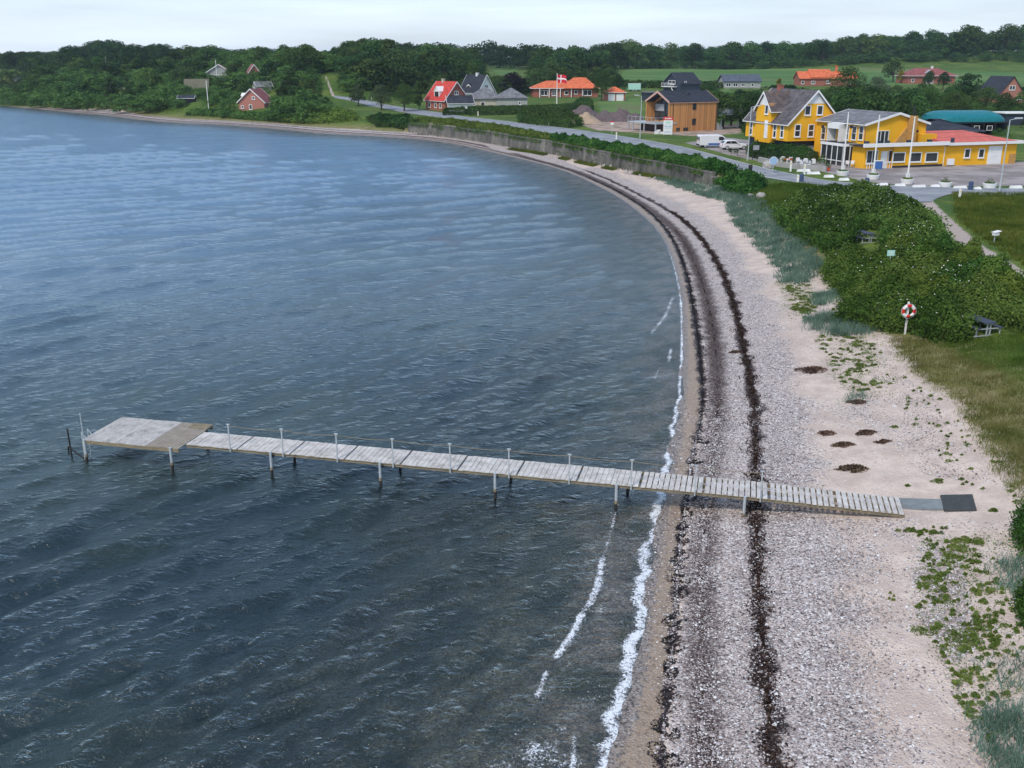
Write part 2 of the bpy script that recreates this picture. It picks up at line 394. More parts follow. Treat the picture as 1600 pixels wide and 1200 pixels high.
def asphalt():
    g = NG('worn light asphalt'); f = g.noise(.35, 5); h = g.noise(9, 3)
    col = g.mix(g.rng(f, .35, .65), (.20,.215,.235), (.30,.315,.33)); col = g.mix(g.math('MULTIPLY', h, .3), col, (.15,.15,.16))
    return g.done(g.pbr(col, .85))
M['asphalt'] = asphalt()
M['gravel'] = simple('path gravel', (.36,.29,.25), .95, .3, 1.5, fine=12)

# ground: one sheet, zones from vertex attributes (distances in metres) broken up with noise
def groundmat():
    g = NG('beach and land')
    n1 = g.noise(1.1, 5, rough=.6); n2 = g.noise(4.5, 4, rough=.6); n3 = g.noise(.25, 4); nf = g.noise(14, 3)
    jit = g.math('ADD', g.math('MULTIPLY', g.math('SUBTRACT', n1, .5), 1.6), g.math('MULTIPLY', g.math('SUBTRACT', n2, .5), 1.1))
    sh = g.attr('shore'); bA = g.attr('bA'); bA2 = g.attr('bA2'); bB = g.attr('bB')
    # sand and pebbles
    sandc = g.mix(g.rng(n1, .35, .65), (.53,.42,.345), (.70,.575,.475))
    sandc = g.mix(g.math('MULTIPLY', g.rng(g.vor(30, out='Color'), .0, 1., 0, 1), .35), sandc, (.40,.34,.33))
    def peb(sc_):
        c = g.vor(sc_); ns = g.n('ShaderNodeSeparateColor'); g.set(ns.inputs[0], c)
        return g.ramp(ns.outputs[0], [(0, (.10,.085,.08)), (1, (.92,.91,.88)), (.15, (.25,.205,.195)), (.34, (.37,.315,.30)), (.55, (.49,.40,.355)), (.74, (.54,.49,.465)), (.9, (.74,.71,.68))], 'CONSTANT')
    pc = g.mix(g.rng(g.noise(3, 2), .45, .55), peb(24), peb(15))
    pm = g.math('ADD', g.rng(bA, .02, .35, 0, .72), g.math('MULTIPLY', jit, .42))
    pm = g.math('SUBTRACT', pm, g.rng(bB, .8, 3.4, 0, .60))
    pm = g.math('ADD', pm, g.math('MULTIPLY', g.math('SUBTRACT', n3, .5), 1.3))
    pebf = g.rng(g.math('ADD', pm, g.math('MULTIPLY', g.math('SUBTRACT', g.noise(9, 2), .5), .9)), .15, .5)
    base = g.mix(pebf, sandc, pc)
    # wet strip by the water
    wetf = g.rng(g.math('ADD', bA, g.math('MULTIPLY', jit, .18)), -.05, .12, 1, 0)
    wetc = g.mix(g.rng(g.noise(7, 4), .52, .62), (.32,.24,.175), (.22,.165,.12))
    wetc = g.mix(g.math('MULTIPLY', g.rng(g.noise(20, 2), .6, .68), .8), wetc, (.5,.47,.42))
    # pebbly edge just above the foam
    edge = g.rng(g.math('ADD', sh, g.math('MULTIPLY', g.math('SUBTRACT', n2, .5), 1.1)), .15, .45, 1, 0)
    wetc = g.mix(edge, wetc, g.mix(.55, pc, (.06,.05,.035)))
    base = g.mix(wetf, base, wetc)
    # weed lines
    wc = g.mix(n2, (.010,.007,.007), (.05,.03,.03)); nn = g.math('ADD', g.math('MULTIPLY', g.math('SUBTRACT', n1, .5), 1.1), g.math('MULTIPLY', g.math('SUBTRACT', g.noise(7, 5, rough=.7), .5), 1.3))
    yy = g.n('ShaderNodeSeparateXYZ'); g.set(yy.inputs[0], g.tc); far = g.rng(yy.outputs[1], 38, 58); a = g.math('SUBTRACT', g.math('ABSOLUTE', bA), g.math('MULTIPLY', far, .11))
    fA = g.rng(g.math('ADD', a, g.math('MULTIPLY', nn, .75)), .07, .18, 1, 0)
    f2 = g.math('MULTIPLY', g.rng(g.math('ADD', g.math('SUBTRACT', g.math('ABSOLUTE', bA2), g.math('MULTIPLY', far, .10)), g.math('MULTIPLY', nn, .9)), .12, .74, 1, 0), .95)
    wob = g.math('MULTIPLY', g.math('SUBTRACT', g.noise(.55, 3), .5), 1.1)
    fB = g.rng(g.math('ADD', g.math('ABSOLUTE', g.math('ADD', bB, wob)), g.math('MULTIPLY', nn, .55)), .16, .36, 1, 0)
    base = g.mix(f2, base, g.mix(g.math('MULTIPLY', g.rng(g.noise(16, 2), .5, .62), g.math('SUBTRACT', .75, g.math('MULTIPLY', far, .5))), (.050,.030,.028), pc))
    base = g.mix(fB, base, g.mix(g.math('MULTIPLY', g.rng(g.noise(18, 2), .55, .65), .4), wc, pc)); base = g.mix(fA, base, wc)
    # sea bed
    bedn = g.rng(g.noise(.5, 4), .4, .62); bed = g.mix(bedn, g.mix(.35, pc, (.27,.175,.10)), (.09,.09,.04))
    base = g.mix(g.rng(sh, -.5, -.05, 1, 0), base, bed)
    # inland ground
    nl = g.noise(.09, 5); nm = g.noise(.8, 5, rough=.65); 
    grass = g.mix(g.rng(nl, .4, .6), (.062,.120,.014), (.120,.170,.025)); grass = g.mix(g.rng(nm, .42, .7), grass, (.038,.068,.010)); 
    dry = g.mix(g.rng(nm, .4, .6), (.17,.15,.05), (.30,.25,.13))
    grass = g.mix(g.math('MULTIPLY', g.rng(g.math('ADD', g.attr('grass'), g.math('MULTIPLY', jit, 2.5)), 1.5, 6.0, 1, 0), .75), grass, dry)
    gf = g.rng(g.math('ADD', g.attr('grass'), g.math('MULTIPLY', jit, 1.9)), -.3, .8)
    base = g.mix(gf, base, grass)
    base = g.mix(g.rng(g.math('ADD', g.attr('green'), g.math('MULTIPLY', nn, .9)), 0, .5), base, g.mix(nm, (.10,.135,.03), (.045,.07,.015)))
    fs = g.mix(g.rng(g.noise(.05, 5, g.mapp((.35,1,1))), .42, .6), (.060,.145,.026), (.110,.185,.045)); fs = g.mix(g.rng(g.noise(.02, 4), .55, .62), fs, (.13,.15,.055))
    base = g.mix(g.rng(g.attr('field'), 0, 1.5), base, fs)
    ms = g.mix(g.rng(g.noise(.22, 5), .4, .62), (.045,.095,.012), (.110,.145,.018))
    base = g.mix(g.rng(g.math('ADD', g.attr('meadow'), g.math('MULTIPLY', jit, .4)), 0, .6), base, ms)
    pk = g.mix(g.rng(g.noise(.3, 5), .4, .62), (.23,.20,.19), (.36,.32,.30))
    base = g.mix(g.rng(g.math('ADD', g.attr('park'), g.math('MULTIPLY', jit, .3)), 0, .5), base, pk)
    dr = g.mix(g.rng(g.noise(.4, 5), .4, .6), (.30,.21,.17), (.44,.34,.27)); dr = g.mix(g.rng(g.noise(.25, 5), .55, .65), dr, (.14,.15,.06))
    base = g.mix(g.rng(g.math('ADD', g.attr('dirt'), g.math('MULTIPLY', jit, 1.2)), 0, 1.0), base, dr)
    pt = g.mix(nf, (.33,.265,.23), (.50,.42,.37))
    base = g.mix(g.rng(g.math('ADD', g.attr('path'), g.math('MULTIPLY', jit, .3)), 0, .4), base, pt)
    h = g.math('ADD', g.math('MULTIPLY', g.vor(15, out='Distance'), -.7), g.math('ADD', g.math('MULTIPLY', n2, .8), g.math('MULTIPLY', n1, 1.0)))
    rough = g.math('SUBTRACT', .95, g.math('MULTIPLY', wetf, .45))
    return g.done(g.pbr(base, rough, 0, g.bump(h, .9, .05), .25))
M['ground'] = groundmat()

def watermat():
    g = NG('sea water')
    a = R(-47)
    v1 = g.mapp((.55,1.5,1), (0,0,a)); v2 = g.mapp((.8,1.5,1), (0,0,a+.2)); v3 = g.mapp((1.0,1.35,1), (0,0,a+.5)); v4 = g.mapp((.8,1.0,1), (0,0,.15))
    lw = g.noise(.9, 3, v1, .55); md = g.noise(2.3, 3, v2, .55); fi = g.noise(6.5, 4, v3, .6); fw = g.noise(.17, 7, g.mapp((.55,1.0,1), (0,0,-.45)), .78)
    patch = g.rng(g.noise(.045, 3, g.mapp((.5,1.2,1),(0,0,a))), .35, .65, .7, 1.15)
    h = g.math('ADD', g.math('MULTIPLY', lw, .40), g.math('ADD', g.math('MULTIPLY', md, .62), g.math('MULTIPLY', fi, .30)))
    ys = g.n('ShaderNodeSeparateXYZ'); g.set(ys.inputs[0], g.tc); yv = ys.outputs[1]
    nr = g.bump(g.math('ADD', g.math('MULTIPLY', h, g.math('MULTIPLY', patch, g.rng(yv, 18, 95, 1.0, .24))), g.math('MULTIPLY', fw, g.rng(yv, 35, 130, 0, 3.0))), 1.0, .26)
    sh = g.attr('shore')      # negative offshore
    fres = g.n('ShaderNodeFresnel'); fres.inputs['IOR'].default_value = 1.50; g.t.links.new(nr, fres.inputs['Normal'])
    gl = g.n('ShaderNodeBsdfGlossy'); gl.inputs['Roughness'].default_value = .10; gl.inputs['Color'].default_value = (.82,.93,1,1); g.t.links.new(nr, gl.inputs['Normal'])
    body_skyc = g.mix(g.rng(g.math('SUBTRACT', yv, g.math('MULTIPLY', ys.outputs[0], 1.2)), 40, 190), g.mix(g.rng(g.noise(.06, 3), .4, .62), (.010,.021,.023), (.020,.031,.018)), (.105,.185,.285))  # far diffuse colour is paled and blued, standing in for bright low-sky reflection
    df = g.n('ShaderNodeBsdfDiffuse'); g.set(df.inputs[0], body_skyc)
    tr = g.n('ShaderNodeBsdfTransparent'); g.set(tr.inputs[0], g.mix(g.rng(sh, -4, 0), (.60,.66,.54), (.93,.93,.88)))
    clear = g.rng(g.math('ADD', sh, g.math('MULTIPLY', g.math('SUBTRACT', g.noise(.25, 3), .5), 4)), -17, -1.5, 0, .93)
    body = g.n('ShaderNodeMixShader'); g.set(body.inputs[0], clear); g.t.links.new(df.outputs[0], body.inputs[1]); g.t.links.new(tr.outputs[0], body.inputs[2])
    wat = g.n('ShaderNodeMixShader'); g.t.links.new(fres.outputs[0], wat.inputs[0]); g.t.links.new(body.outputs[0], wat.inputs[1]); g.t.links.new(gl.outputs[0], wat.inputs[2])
    # foam
    fn = g.noise(12, 7, rough=.78, dist=1.0); fn2 = g.noise(1.6, 4)
    fo = g.math('ADD', g.attr('foam'), g.math('ADD', g.math('MULTIPLY', g.math('SUBTRACT', fn, .5), 2.6), g.math('MULTIPLY', g.math('SUBTRACT', fn2, .5), .9)))
    ff = g.rng(fo, .48, .66)
    fd = g.n('ShaderNodeBsdfDiffuse'); fd.inputs[0].default_value = (.80,.83,.86,1); g.t.links.new(g.bump(fn, .5, .05), fd.inputs['Normal'])
    fin = g.n('ShaderNodeMixShader'); g.set(fin.inputs[0], g.math('MULTIPLY', ff, .92)); g.t.links.new(wat.outputs[0], fin.inputs[1]); g.t.links.new(fd.outputs[0], fin.inputs[2])
    return g.done(fin.outputs[0])
M['water'] = watermat()

# ---------------------------------------------------------------- ground and sea sheets (polar grids about the viewpoint: fine near, coarse far)
def rows(maxstep):
    d = 6.0; r = [-30, -10, 0, 3]
    while d < 5200:
        r.append(d)
        st = min(max(.05, 1.5*d*d/24800), maxstep) if d < 340 else min(d*.012, 60)
        if d < 16: st = .4
        d += st
    return np.array(r)
def grid(maxstep, ncol):
    r = rows(maxstep)
    tt = np.concatenate([np.tan(np.radians(np.linspace(-66, -36, 26)))[:-1], np.linspace(np.tan(R(-36)), np.tan(R(36)), ncol), np.tan(np.radians(np.linspace(36, 66, 26)))[1:]])
    X = np.outer(np.maximum(r, 12) if False else np.maximum(r, 14.0), tt); Y = np.repeat(r[:, None], len(tt), 1)
    nr, nc = X.shape; i = np.arange(nr-1)[:, None]*nc+np.arange(nc-1)[None, :]
    F = np.stack([i, i+1, i+nc+1, i+nc], -1).reshape(-1, 4)
    return X, Y, F
X, Y, F = grid(.85, 760)
x, y = X.ravel(), Y.ravel()
d = shore_d(x, y); z = T(x, y, d)
z += np.where((d > .5) & (y < 120), .03*np.sin(x*1.7+y*.6)*np.sin(y*1.3-x*.4), 0)
bandA = chaikin([(2.6,6),(3.2,14)]+GP([(1030,1200),(1046,1060),(1055,970),(1062,860),(1072,780),(1084,700),(1098,650),(1098,600),(1092,540),(1085,490),(1074,430),(1060,390),(1042,358),(1012,328),(975,304),(935,284),(880,261),(800,242),(700,220)]), 1)
bandA2 = chaikin([(4.0,6),(4.6,14)]+GP([(1100,1200),(1098,1060),(1096,900),(1104,780),(1115,700),(1122,640),(1120,560),(1112,500),(1100,450),(1082,400),(1062,366),(1034,340),(1000,316),(950,288),(890,263),(800,241)]), 1)
bandB = chaikin([(6.9,6),(7.2,14)]+GP([(1208,1200),(1200,1100),(1194,1030),(1186,930),(1182,830),(1181,760),(1180,680),(1178,620),(1166,560),(1152,495),(1138,445),(1118,405),(1096,372),(1070,345),(1040,325),(1000,305),(960,284),(915,266)]), 1)
def sgn(P): return side(x, y, P)
grass_px = [(225,181),(280,186),(355,189),(430,193),(505,200),(580,204),(640,206),(655,199)]
grassline = [(-205,392),(-165,362),(-126,332)]+GP(grass_px)+[tuple(p+np.array((.5,.3))) for p in WALL[2:-1]]+GP([(1122,296),(1150,314),(1190,335),(1222,370),(1245,410),(1290,440),(1325,490),(1392,530),(1425,585),(1490,628),(1545,690),(1600,755),(1700,850),(1790,1000),(1850,1300)])
GR = np.vstack([grassline, [(60,-60),(4000,-60),(4000,4000),(-1400,4000),(-1400,760),(-300,545),(-215,500)]])
def farb(v, off): k = smooth(y, 165, 200); return v*(1-k)+(d-off)*k
attrs = {'shore': d, 'bA': farb(sgn(bandA), 1.2), 'bA2': farb(sgn(bandA2), 2.6), 'bB': farb(sgn(bandB), 5.0), 'grass': np.where(y > 300, np.maximum(sdpoly(x, y, GR), d-10), sdpoly(x, y, GR))}
def mask(pls, soft=60):
    best = np.full(x.shape, -99.)
    for P in pls: best = np.maximum(best, sdpoly(x, y, GP(P)))
    return np.maximum(best, -99)
attrs['field'] = mask([[(765,104.6),(822,103.5),(800,120),(772,116)], [(958,133),(972,111),(1012,106.2),(1250,107),(1560,112),(1610,114),(1610,131),(1480,131),(1120,137)], [(930,158),(1005,152),(1008,178),(935,176)], [(1140,133),(1152,160),(1136,162),(1125,140)]])
attrs['meadow'] = mask([[(1487,301),(1700,302),(1700,450),(1600,418),(1540,380),(1493,342),(1460,314)]])
attrs['park'] = mask([[(1068,223),(1130,214),(1200,222),(1230,240),(1300,240),(1400,258),(1600,252),(1660,252),(1660,291),(1440,291),(1365,286),(1330,279),(1290,270),(1255,262),(1212,258),(1140,243)]])
attrs['dirt'] = mask([[(890,190),(1005,190),(1060,200),(1165,192),(1160,209),(1080,213),(1000,208),(930,204)], [(1030,150),(1110,146),(1160,150),(1140,158),(1040,160)]])
attrs['path'] = mask([[(1428,311),(1457,311),(1493,345),(1538,383),(1600,421),(1700,475),(1700,515),(1600,448),(1550,418),(1480,368),(1438,326)], [(506,118),(510,118),(524,150),(518,152)]])
# thin green areas on the upper beach
attrs['green'] = -1.6+mask([[(1225,440),(1262,432),(1272,470),(1240,482),(1215,460)], [(1240,480),(1275,480),(1270,500),(1235,495)], [(1275,520),(1370,520),(1400,570),(1390,600),(1330,620),(1300,580)], [(1440,860),(1540,840),(1600,880),(1600,1080),(1560,1120),(1500,1080),(1450,1000)], [(1135,318),(1160,325),(1165,360),(1140,345)]])
V = np.stack([x, y, z], 1)
o = np_mesh('ground', V, F, M['ground'], None, {k: ('POINT', v) for k, v in attrs.items()}, True); tag(o, kind='structure')

X, Y, F = grid(1e9, 900)
x, y = X.ravel(), Y.ravel()
d = shore_d(x, y)
# wave spectrum, crests running from near left to far right and bending towards the beach
z = np.zeros_like(x); stepY = np.repeat(np.gradient(X[:, 0]*0+Y[:, 0])[:, None], X.shape[1], 1).ravel()
att = smooth(-d, -.4, 7)*.8+.2*smooth(-d, -1.0, .8)
wr = np.random.default_rng(3)
for k in range(64):
    lam = wr.choice([3.4,2.7,2.2,1.8,1.4,1.0,.7])*wr.uniform(.85,1.15)
    ang = R(-41)+wr.normal()*R(8 if lam > 2 else 20)
    kx, ky = math.cos(ang)*2*math.pi/lam, math.sin(ang)*2*math.pi/lam
    amp = .0076*lam*(.7 if lam > 4 else 1)
    q = np.clip(1.6-stepY/lam*3.2, 0, 1)
    ph = x*kx+y*ky+wr.uniform(0, 6.28)+.0022*y*2*math.pi/lam*np.minimum(y, 160)*.12
    s_ = np.sin(ph); z += amp*q*(s_+.25*np.cos(2*ph))
zfar = np.zeros_like(x)
for k in range(22):
    lam = wr.choice([3.2,4.5,6.5,9.0])*wr.uniform(.85,1.15); ang = R(-56)+wr.normal()*R(13); kx, ky = math.cos(ang)*2*math.pi/lam, math.sin(ang)*2*math.pi/lam
    zfar += .0052*lam*np.clip(1.6-stepY/lam*2.6, 0, 1)*np.sin(x*kx+y*ky+wr.uniform(0, 6.28))
grp = .75+.35*np.sin(x*.11+y*.05+1)*np.sin(y*.09-x*.04)
z *= att*grp*np.interp(y, [20, 35, 60, 90, 150], [1.05, .95, .5, .25, .07])
z += zfar*smooth(y, 40, 110)*smooth(-d, 2, 14)
wv_ = .12*np.sin(y*2.1)+.08*np.sin(y*5.3+1)+.10*np.sin(y*.9)
foam = .98*smooth(-np.abs(d+.12*smooth(60-y, 0, 30)+.04+wv_*.8*smooth(60-y, 0, 30)), -.17-.27*smooth(50-y, 0, 22), -.02)*smooth(150-y, 0, 90)*.70
foam = np.where(d > .12, foam*.5, foam)
def line_foam(px, wd, amp):
    P = chaikin([W(a, b) for a, b in px], 1); q = side(x, y, P); dd = pdist(x, y, P)
    return amp*np.exp(-(np.where(q > 0, dd/wd*1.9, dd/wd))**2)
for pxl, wd, a in [([(965,782),(955,830),(941,872)], .10, .50), ([(940,872),(930,925),(905,965),(890,992),(868,1022)], .22, .64), ([(852,1050),(846,1072),(836,1086)], .15, .62), ([(1050,465),(1040,492),(1018,520)], .25, .50), ([(1030,575),(1022,590)], .2, .5), ([(896,1150),(893,1200)], .13, .58), ([(1048,545),(1044,565)], .2, .55)]:
    foam = np.maximum(foam, line_foam(pxl, wd, a))
pc_ = W(845, 1180); foam = np.maximum(foam, .46*np.exp(-(((x-pc_[0])/1.1)**2+((y-pc_[1])/.8)**2)))
foam = np.maximum(foam, .20*smooth(-d, 7, 1)*smooth(60-y, 0, 20))
V = np.stack([x, y, z+.0], 1)
o = np_mesh('water', V, F, M['water'], None, {'shore': ('POINT', d), 'foam': ('POINT', foam)}, True); tag(o, kind='structure')

# ---------------------------------------------------------------- road, drawn as a ribbon 5 cm above the ground
def resample(P, n):
    P = np.array(P); s = np.r_[0, np.cumsum(np.hypot(*np.diff(P, axis=0).T))]; t = np.linspace(0, s[-1], n)
    return np.stack([np.interp(t, s, P[:, 0]), np.interp(t, s, P[:, 1])], 1)
def ribbon(name, A, B, mat, dz, n=160, cross=6, kind='structure', **kw):
    A = resample(chaikin(A, 2), n); B = resample(chaikin(B, 2), n)
    t = np.linspace(0, 1, cross)[None, :, None]; P = A[:, None]*(1-t)+B[:, None]*t
    px_, py_ = P[..., 0].ravel(), P[..., 1].ravel(); zz = T(px_, py_)+dz
    i = np.arange(n-1)[:, None]*cross+np.arange(cross-1)[None, :]; F = np.stack([i, i+1, i+cross+1, i+cross], -1).reshape(-1, 4)
    o = np_mesh(name, np.stack([px_, py_, zz], 1), F, mat); tag(o, kind=kind, **kw); return A, B
far_e = GP([(522,149.5),(560,154.5),(600,162),(635,169),(691,176),(720,182),(766,186.5),(860,197.5),(912,204),(956,210.5),(1000,217.5),(1060,228),(1100,238),(1137,248),(1167,256),(1212,267),(1250,275),(1287,282),(1325,286),(1400,290),(1500,294),(1620,295.5)])
near_e = GP([(522,153),(560,160),(600,169),(635,177),(691,184),(720,189),(766,196),(860,208),(912,215),(956,223),(1000,231),(1060,243),(1100,252),(1137,262),(1167,270),(1212,281),(1250,287),(1287,293),(1325,297),(1400,303),(1500,305),(1620,306)])
RA, RB = ribbon('road', far_e, near_e, M['asphalt'], .05, 260, 5)
ribbon('side_road', GP([(1405,298),(1425,312),(1432,316)]), GP([(1492,302),(1466,309),(1455,316)]), M['asphalt'], .055, 20, 6)
mk = simple('road paint', (.72,.72,.70), .7, .2, 4)
ctr = (RA+RB)/2
nrm = RB-RA; nrm = nrm/np.linalg.norm(nrm, axis=1, keepdims=True)
mb = MB()
def strip(P, Q, w_):
    dx = np.array(Q)-np.array(P); n_ = np.array((-dx[1], dx[0]))/max(1e-6, np.hypot(*dx))*w_/2
    pts = [P-n_, Q-n_, Q+n_, P+n_]; zs = T(np.array([p[0] for p in pts]), np.array([p[1] for p in pts]))+.075
    mb.add([(p[0], p[1], z_) for p, z_ in zip(pts, zs)], [(0, 1, 2, 3)])
for i in range(40, 255, 1):
    a = RA[i]+nrm[i]*.35; b = RA[i+1]+nrm[i+1]*.35; strip(a, b, .14)
    a = RB[i]-nrm[i]*.35; b = RB[i+1]-nrm[i+1]*.35; strip(a, b, .12)
    if i % 6 < 2: strip(ctr[i], ctr[i+1], .14)
mb.build('road_markings', mk, None, kind='structure')

# ---------------------------------------------------------------- sea wall
def seawall():
    root = empty('sea_wall', (WALL[0][0], WALL[0][1], 0), 0, 'long curved stained concrete sea wall between the beach and the coast road', 'wall')
    P = resample(WALL, 90); tn = np.gradient(P, axis=0); tn /= np.linalg.norm(tn, axis=1, keepdims=True); nn = np.stack([tn[:, 1], -tn[:, 0]], 1)  # seaward?
    if (side(P[:1, 0]+nn[0, 0], P[:1, 1]+nn[0, 1], WALL)[0]) < 0: nn = -nn
    P0 = P-np.array(WALL[0])
    V = []; 
    for p, n_ in zip(P0, nn):
        for off, z_ in ((.55, -.2), (.38, 2.62), (-.30, 2.62), (-.30, -.2)): V.append((p[0]+n_[0]*off, p[1]+n_[1]*off, z_))
    F = [(4*i+j, 4*i+(j+1) % 4, 4*i+4+(j+1) % 4, 4*i+4+j) for i in range(89) for j in range(4)]+[(0,1,2,3),(356,359,358,357)]
    m_ = MB(); m_.add(V, F); m_.build('wall_body', M['seawall'], root)
    V = []
    for p, n_ in zip(P0, nn):
        for off, z_ in ((.46, 2.625), (.46, 2.78), (-.34, 2.78), (-.34, 2.625)): V.append((p[0]+n_[0]*off, p[1]+n_[1]*off, z_))
    m_ = MB(); m_.add(V, F); m_.build('coping', M['seawall'], root)
    # end block with a low stone return
    e = P0[-1]; m_ = MB(); m_.box(e[0]-.6, e[0]+1.8, e[1]-.9, e[1]-.1, -.1, 2.3); m_.build('end_block', M['seawall'], root, bevel=.05)
seawall()
def place(px, py, dz=0.0):
    p = G(px, py); return (float(p[0]), float(p[1]), float(p[2])+dz)
def mpp(p): return (p[1]*CP-(p[2]-HC)*SP)/FPX      # metres per photo pixel at a point

# ================================================================ bathing jetty
def jetty():
    A = np.array((13.9, 32.25)); B = np.array((-13.25, 38.65)); ax = B-A; Lj = float(np.hypot(*ax)); yaw = math.atan2(ax[1], ax[0])
    root = empty('bathing_jetty', (A[0], A[1], 0), yaw, 'long narrow wooden bathing jetty on piles running from the beach out over the water', 'jetty')
    # local: x runs out to sea, +y is the near side (camera)
    hw = .72; zd = 1.05
    def zt(x_): return zd if x_ > 5 else .93+(zd-.93)*x_/5
    step = Lj/12
    for k in range(12):
        m_ = MB(); x0 = k*step+.03; x1 = (k+1)*step-.03; n_ = 11
        for i in range(n_):
            xa = x0+(x1-x0)*i/n_; g_ = .055 if k < 2 else (.04 if k < 4 else .016); xb = x0+(x1-x0)*(i+1)/n_-g_; z0 = zt((xa+xb)/2)+random.uniform(-.006, .006); j = random.uniform(-.02, .02)
            m_.box(xa, xb, -hw+j, hw+j, z0-.035, z0)
        m_.build('deck_panel', M['deck'], root)
    m_ = MB()
    for s_ in (-1, -.05, .9):
        for i in range(12): m_.bar((i*step, s_*hw*.97, zt(i*step)-.10), ((i+1)*step, s_*hw*.97, zt((i+1)*step)-.10), .06, .13)
    m_.build('side_beams', M['decktan'], root)
    # platform
    px0, px1, py0, py1 = Lj+.0, Lj+4.45, -1.55, 1.25
    for k in range(3):
        m_ = MB(); xa = px0+(px1-px0)*k/3; xb = px0+(px1-px0)*(k+1)/3
        n_ = 11
        for i in range(n_):
            a = xa+(xb-xa)*i/n_+.01; b_ = xa+(xb-xa)*(i+1)/n_-.025; m_.box(a, b_, py0+random.uniform(-.02, .02), py1+random.uniform(-.02, .02), zd-.035, zd+random.uniform(0, .012))
        m_.build('platform_panel', M['deck'] if k else M['deckworn'], root)
    m_ = MB(); m_.box(px0, px0+.9, py0, py0+.55, zd+.013, zd+.03); m_.build('algae_board', M['decktan'], root)
    m_ = MB()
    for yy in (py0+.05, (py0+py1)/2, py1-.05): m_.bar((px0, yy, zd-.11), (px1, yy, zd-.11), .07, .14)
    m_.build('platform_beams', M['decktan'], root)
    # piles
    def pile(x_, y_, top, light=True):
        m_ = MB(); m_.tube((x_, y_, -2.6), (x_, y_, .33), .062, .062, 8); o1 = m_.build('pile', M['pile'], root)
        m_ = MB(); m_.tube((x_, y_, .331), (x_, y_, top), .055, .055, 8); m_.build('pile_sleeve', M['galv'] if light else M['pile'], o1)
        if light:
            m_ = MB(); m_.tube((x_, y_, .30), (x_, y_, .42), .064, .064, 8); m_.build('rust_band', M['decktan'], o1)
    for k in (2.35, 4.35, 6.35, 8.35, 10.35):
        x_ = k*step; pile(x_, hw+.07, zd+.02); pile(x_-.25, -hw-.07, zd-.02, False)
        m_ = MB(); m_.bar((x_, hw+.05, zd-.2), (x_-.25, -hw-.05, zd-.2), .07, .09); m_.build('cross_beam', M['pile'], root)
    for x_ in (px0+.35, px1-.12):
        pile(x_, py1+.02, zd+.02); pile(x_, py0, zd-.02, False)
    # near-side handrail: slim posts and one rope
    tops = []
    for k in range(1, 12):
        x_ = (k+.12)*step
        if x_ < 4.6: 
            if k == 1: continue
        m_ = MB(); m_.box(x_-.022, x_+.022, hw+.008, hw+.052, zt(x_)-.16, zd+1.02); m_.box(x_-.07, x_+.07, hw+.0, hw+.06, zd+1.02, zd+1.055); m_.build('rail_post', M['galv'], root); tops.append(x_)
    m_ = MB(); 
    for a, b_ in zip(tops[:-1], tops[1:]):
        for q in range(4):
            s0, s1 = q/4, (q+1)/4; f = lambda s: -.05*4*s*(1-s)
            m_.tube((a+(b_-a)*s0, hw+.03, zd+.98+f(s0)), (a+(b_-a)*s1, hw+.03, zd+.98+f(s1)), .011, .011, 5)
    m_.build('rail_rope', M['decktan'], root)
    # bathing ladder at the outer end
    lx = px1+.05
    m_ = MB()
    for yy in (.75, 1.15):
        m_.tube((lx, yy, -1.2), (lx+.0, yy, zd+.28), .02, .02, 8); m_.tube((lx, yy, zd+.28), (lx-.2, yy, zd+.02), .02, .02, 8)
    for q in range(7): m_.tube((lx, .75, -.9+q*.28), (lx, 1.15, -.9+q*.28), .016, .016, 6)
    m_.tube((px1-.05, py1-.05, zd), (px1-.05, py1-.05, zd+1.15), .022, .018, 8); m_.build('bathing_ladder', M['galv'], root)
    m_ = MB(); m_.tube((px1+1.0, .7, -2), (px1+1.05, .72, 1.25), .04, .035, 8); m_.tube((px1+.1, 1.1, .1), (px1+.75, 1.2, .65), .03, .03, 6); m_.tube((px1+.75, 1.2, .65), (px1+1.0, .9, .15), .03, .03, 6); m_.build('mooring_pole', M['pile'], root)
    return root, A, yaw
M['deckworn'] = simple('worn tan boards', (.36,.31,.25), .9, .35, 3, bump=.004)
jetty()
def flat_slab(name, quad, mat, th, label, cat):
    P = np.array([G(a, b) for a, b in quad]); c = P.mean(0); root = None
    m_ = MB(); top = [(p[0]-c[0], p[1]-c[1], p[2]-c[2]+th) for p in P]; bot = [(p[0]-c[0], p[1]-c[1], p[2]-c[2]-.05) for p in P]
    m_.add(bot+top, [(0,1,2,3),(4,5,6,7),(0,1,5,4),(1,2,6,5),(2,3,7,6),(3,0,4,7)])
    o = m_.build(name, mat, None); o.location = tuple(c); tag(o, label, cat)
flat_slab('concrete_slab', [(1404,779),(1471,781),(1474,797),(1410,796)], M['slabmat'], .03, 'long grey concrete slab between the end of the jetty and the dark mat', 'slab')
flat_slab('rubber_mat', [(1469,775),(1519,774),(1526,799),(1475,799)], M['mat_dark'], .05, 'dark square rubber mat on the pebbles at the landward end of the jetty walkway', 'mat')

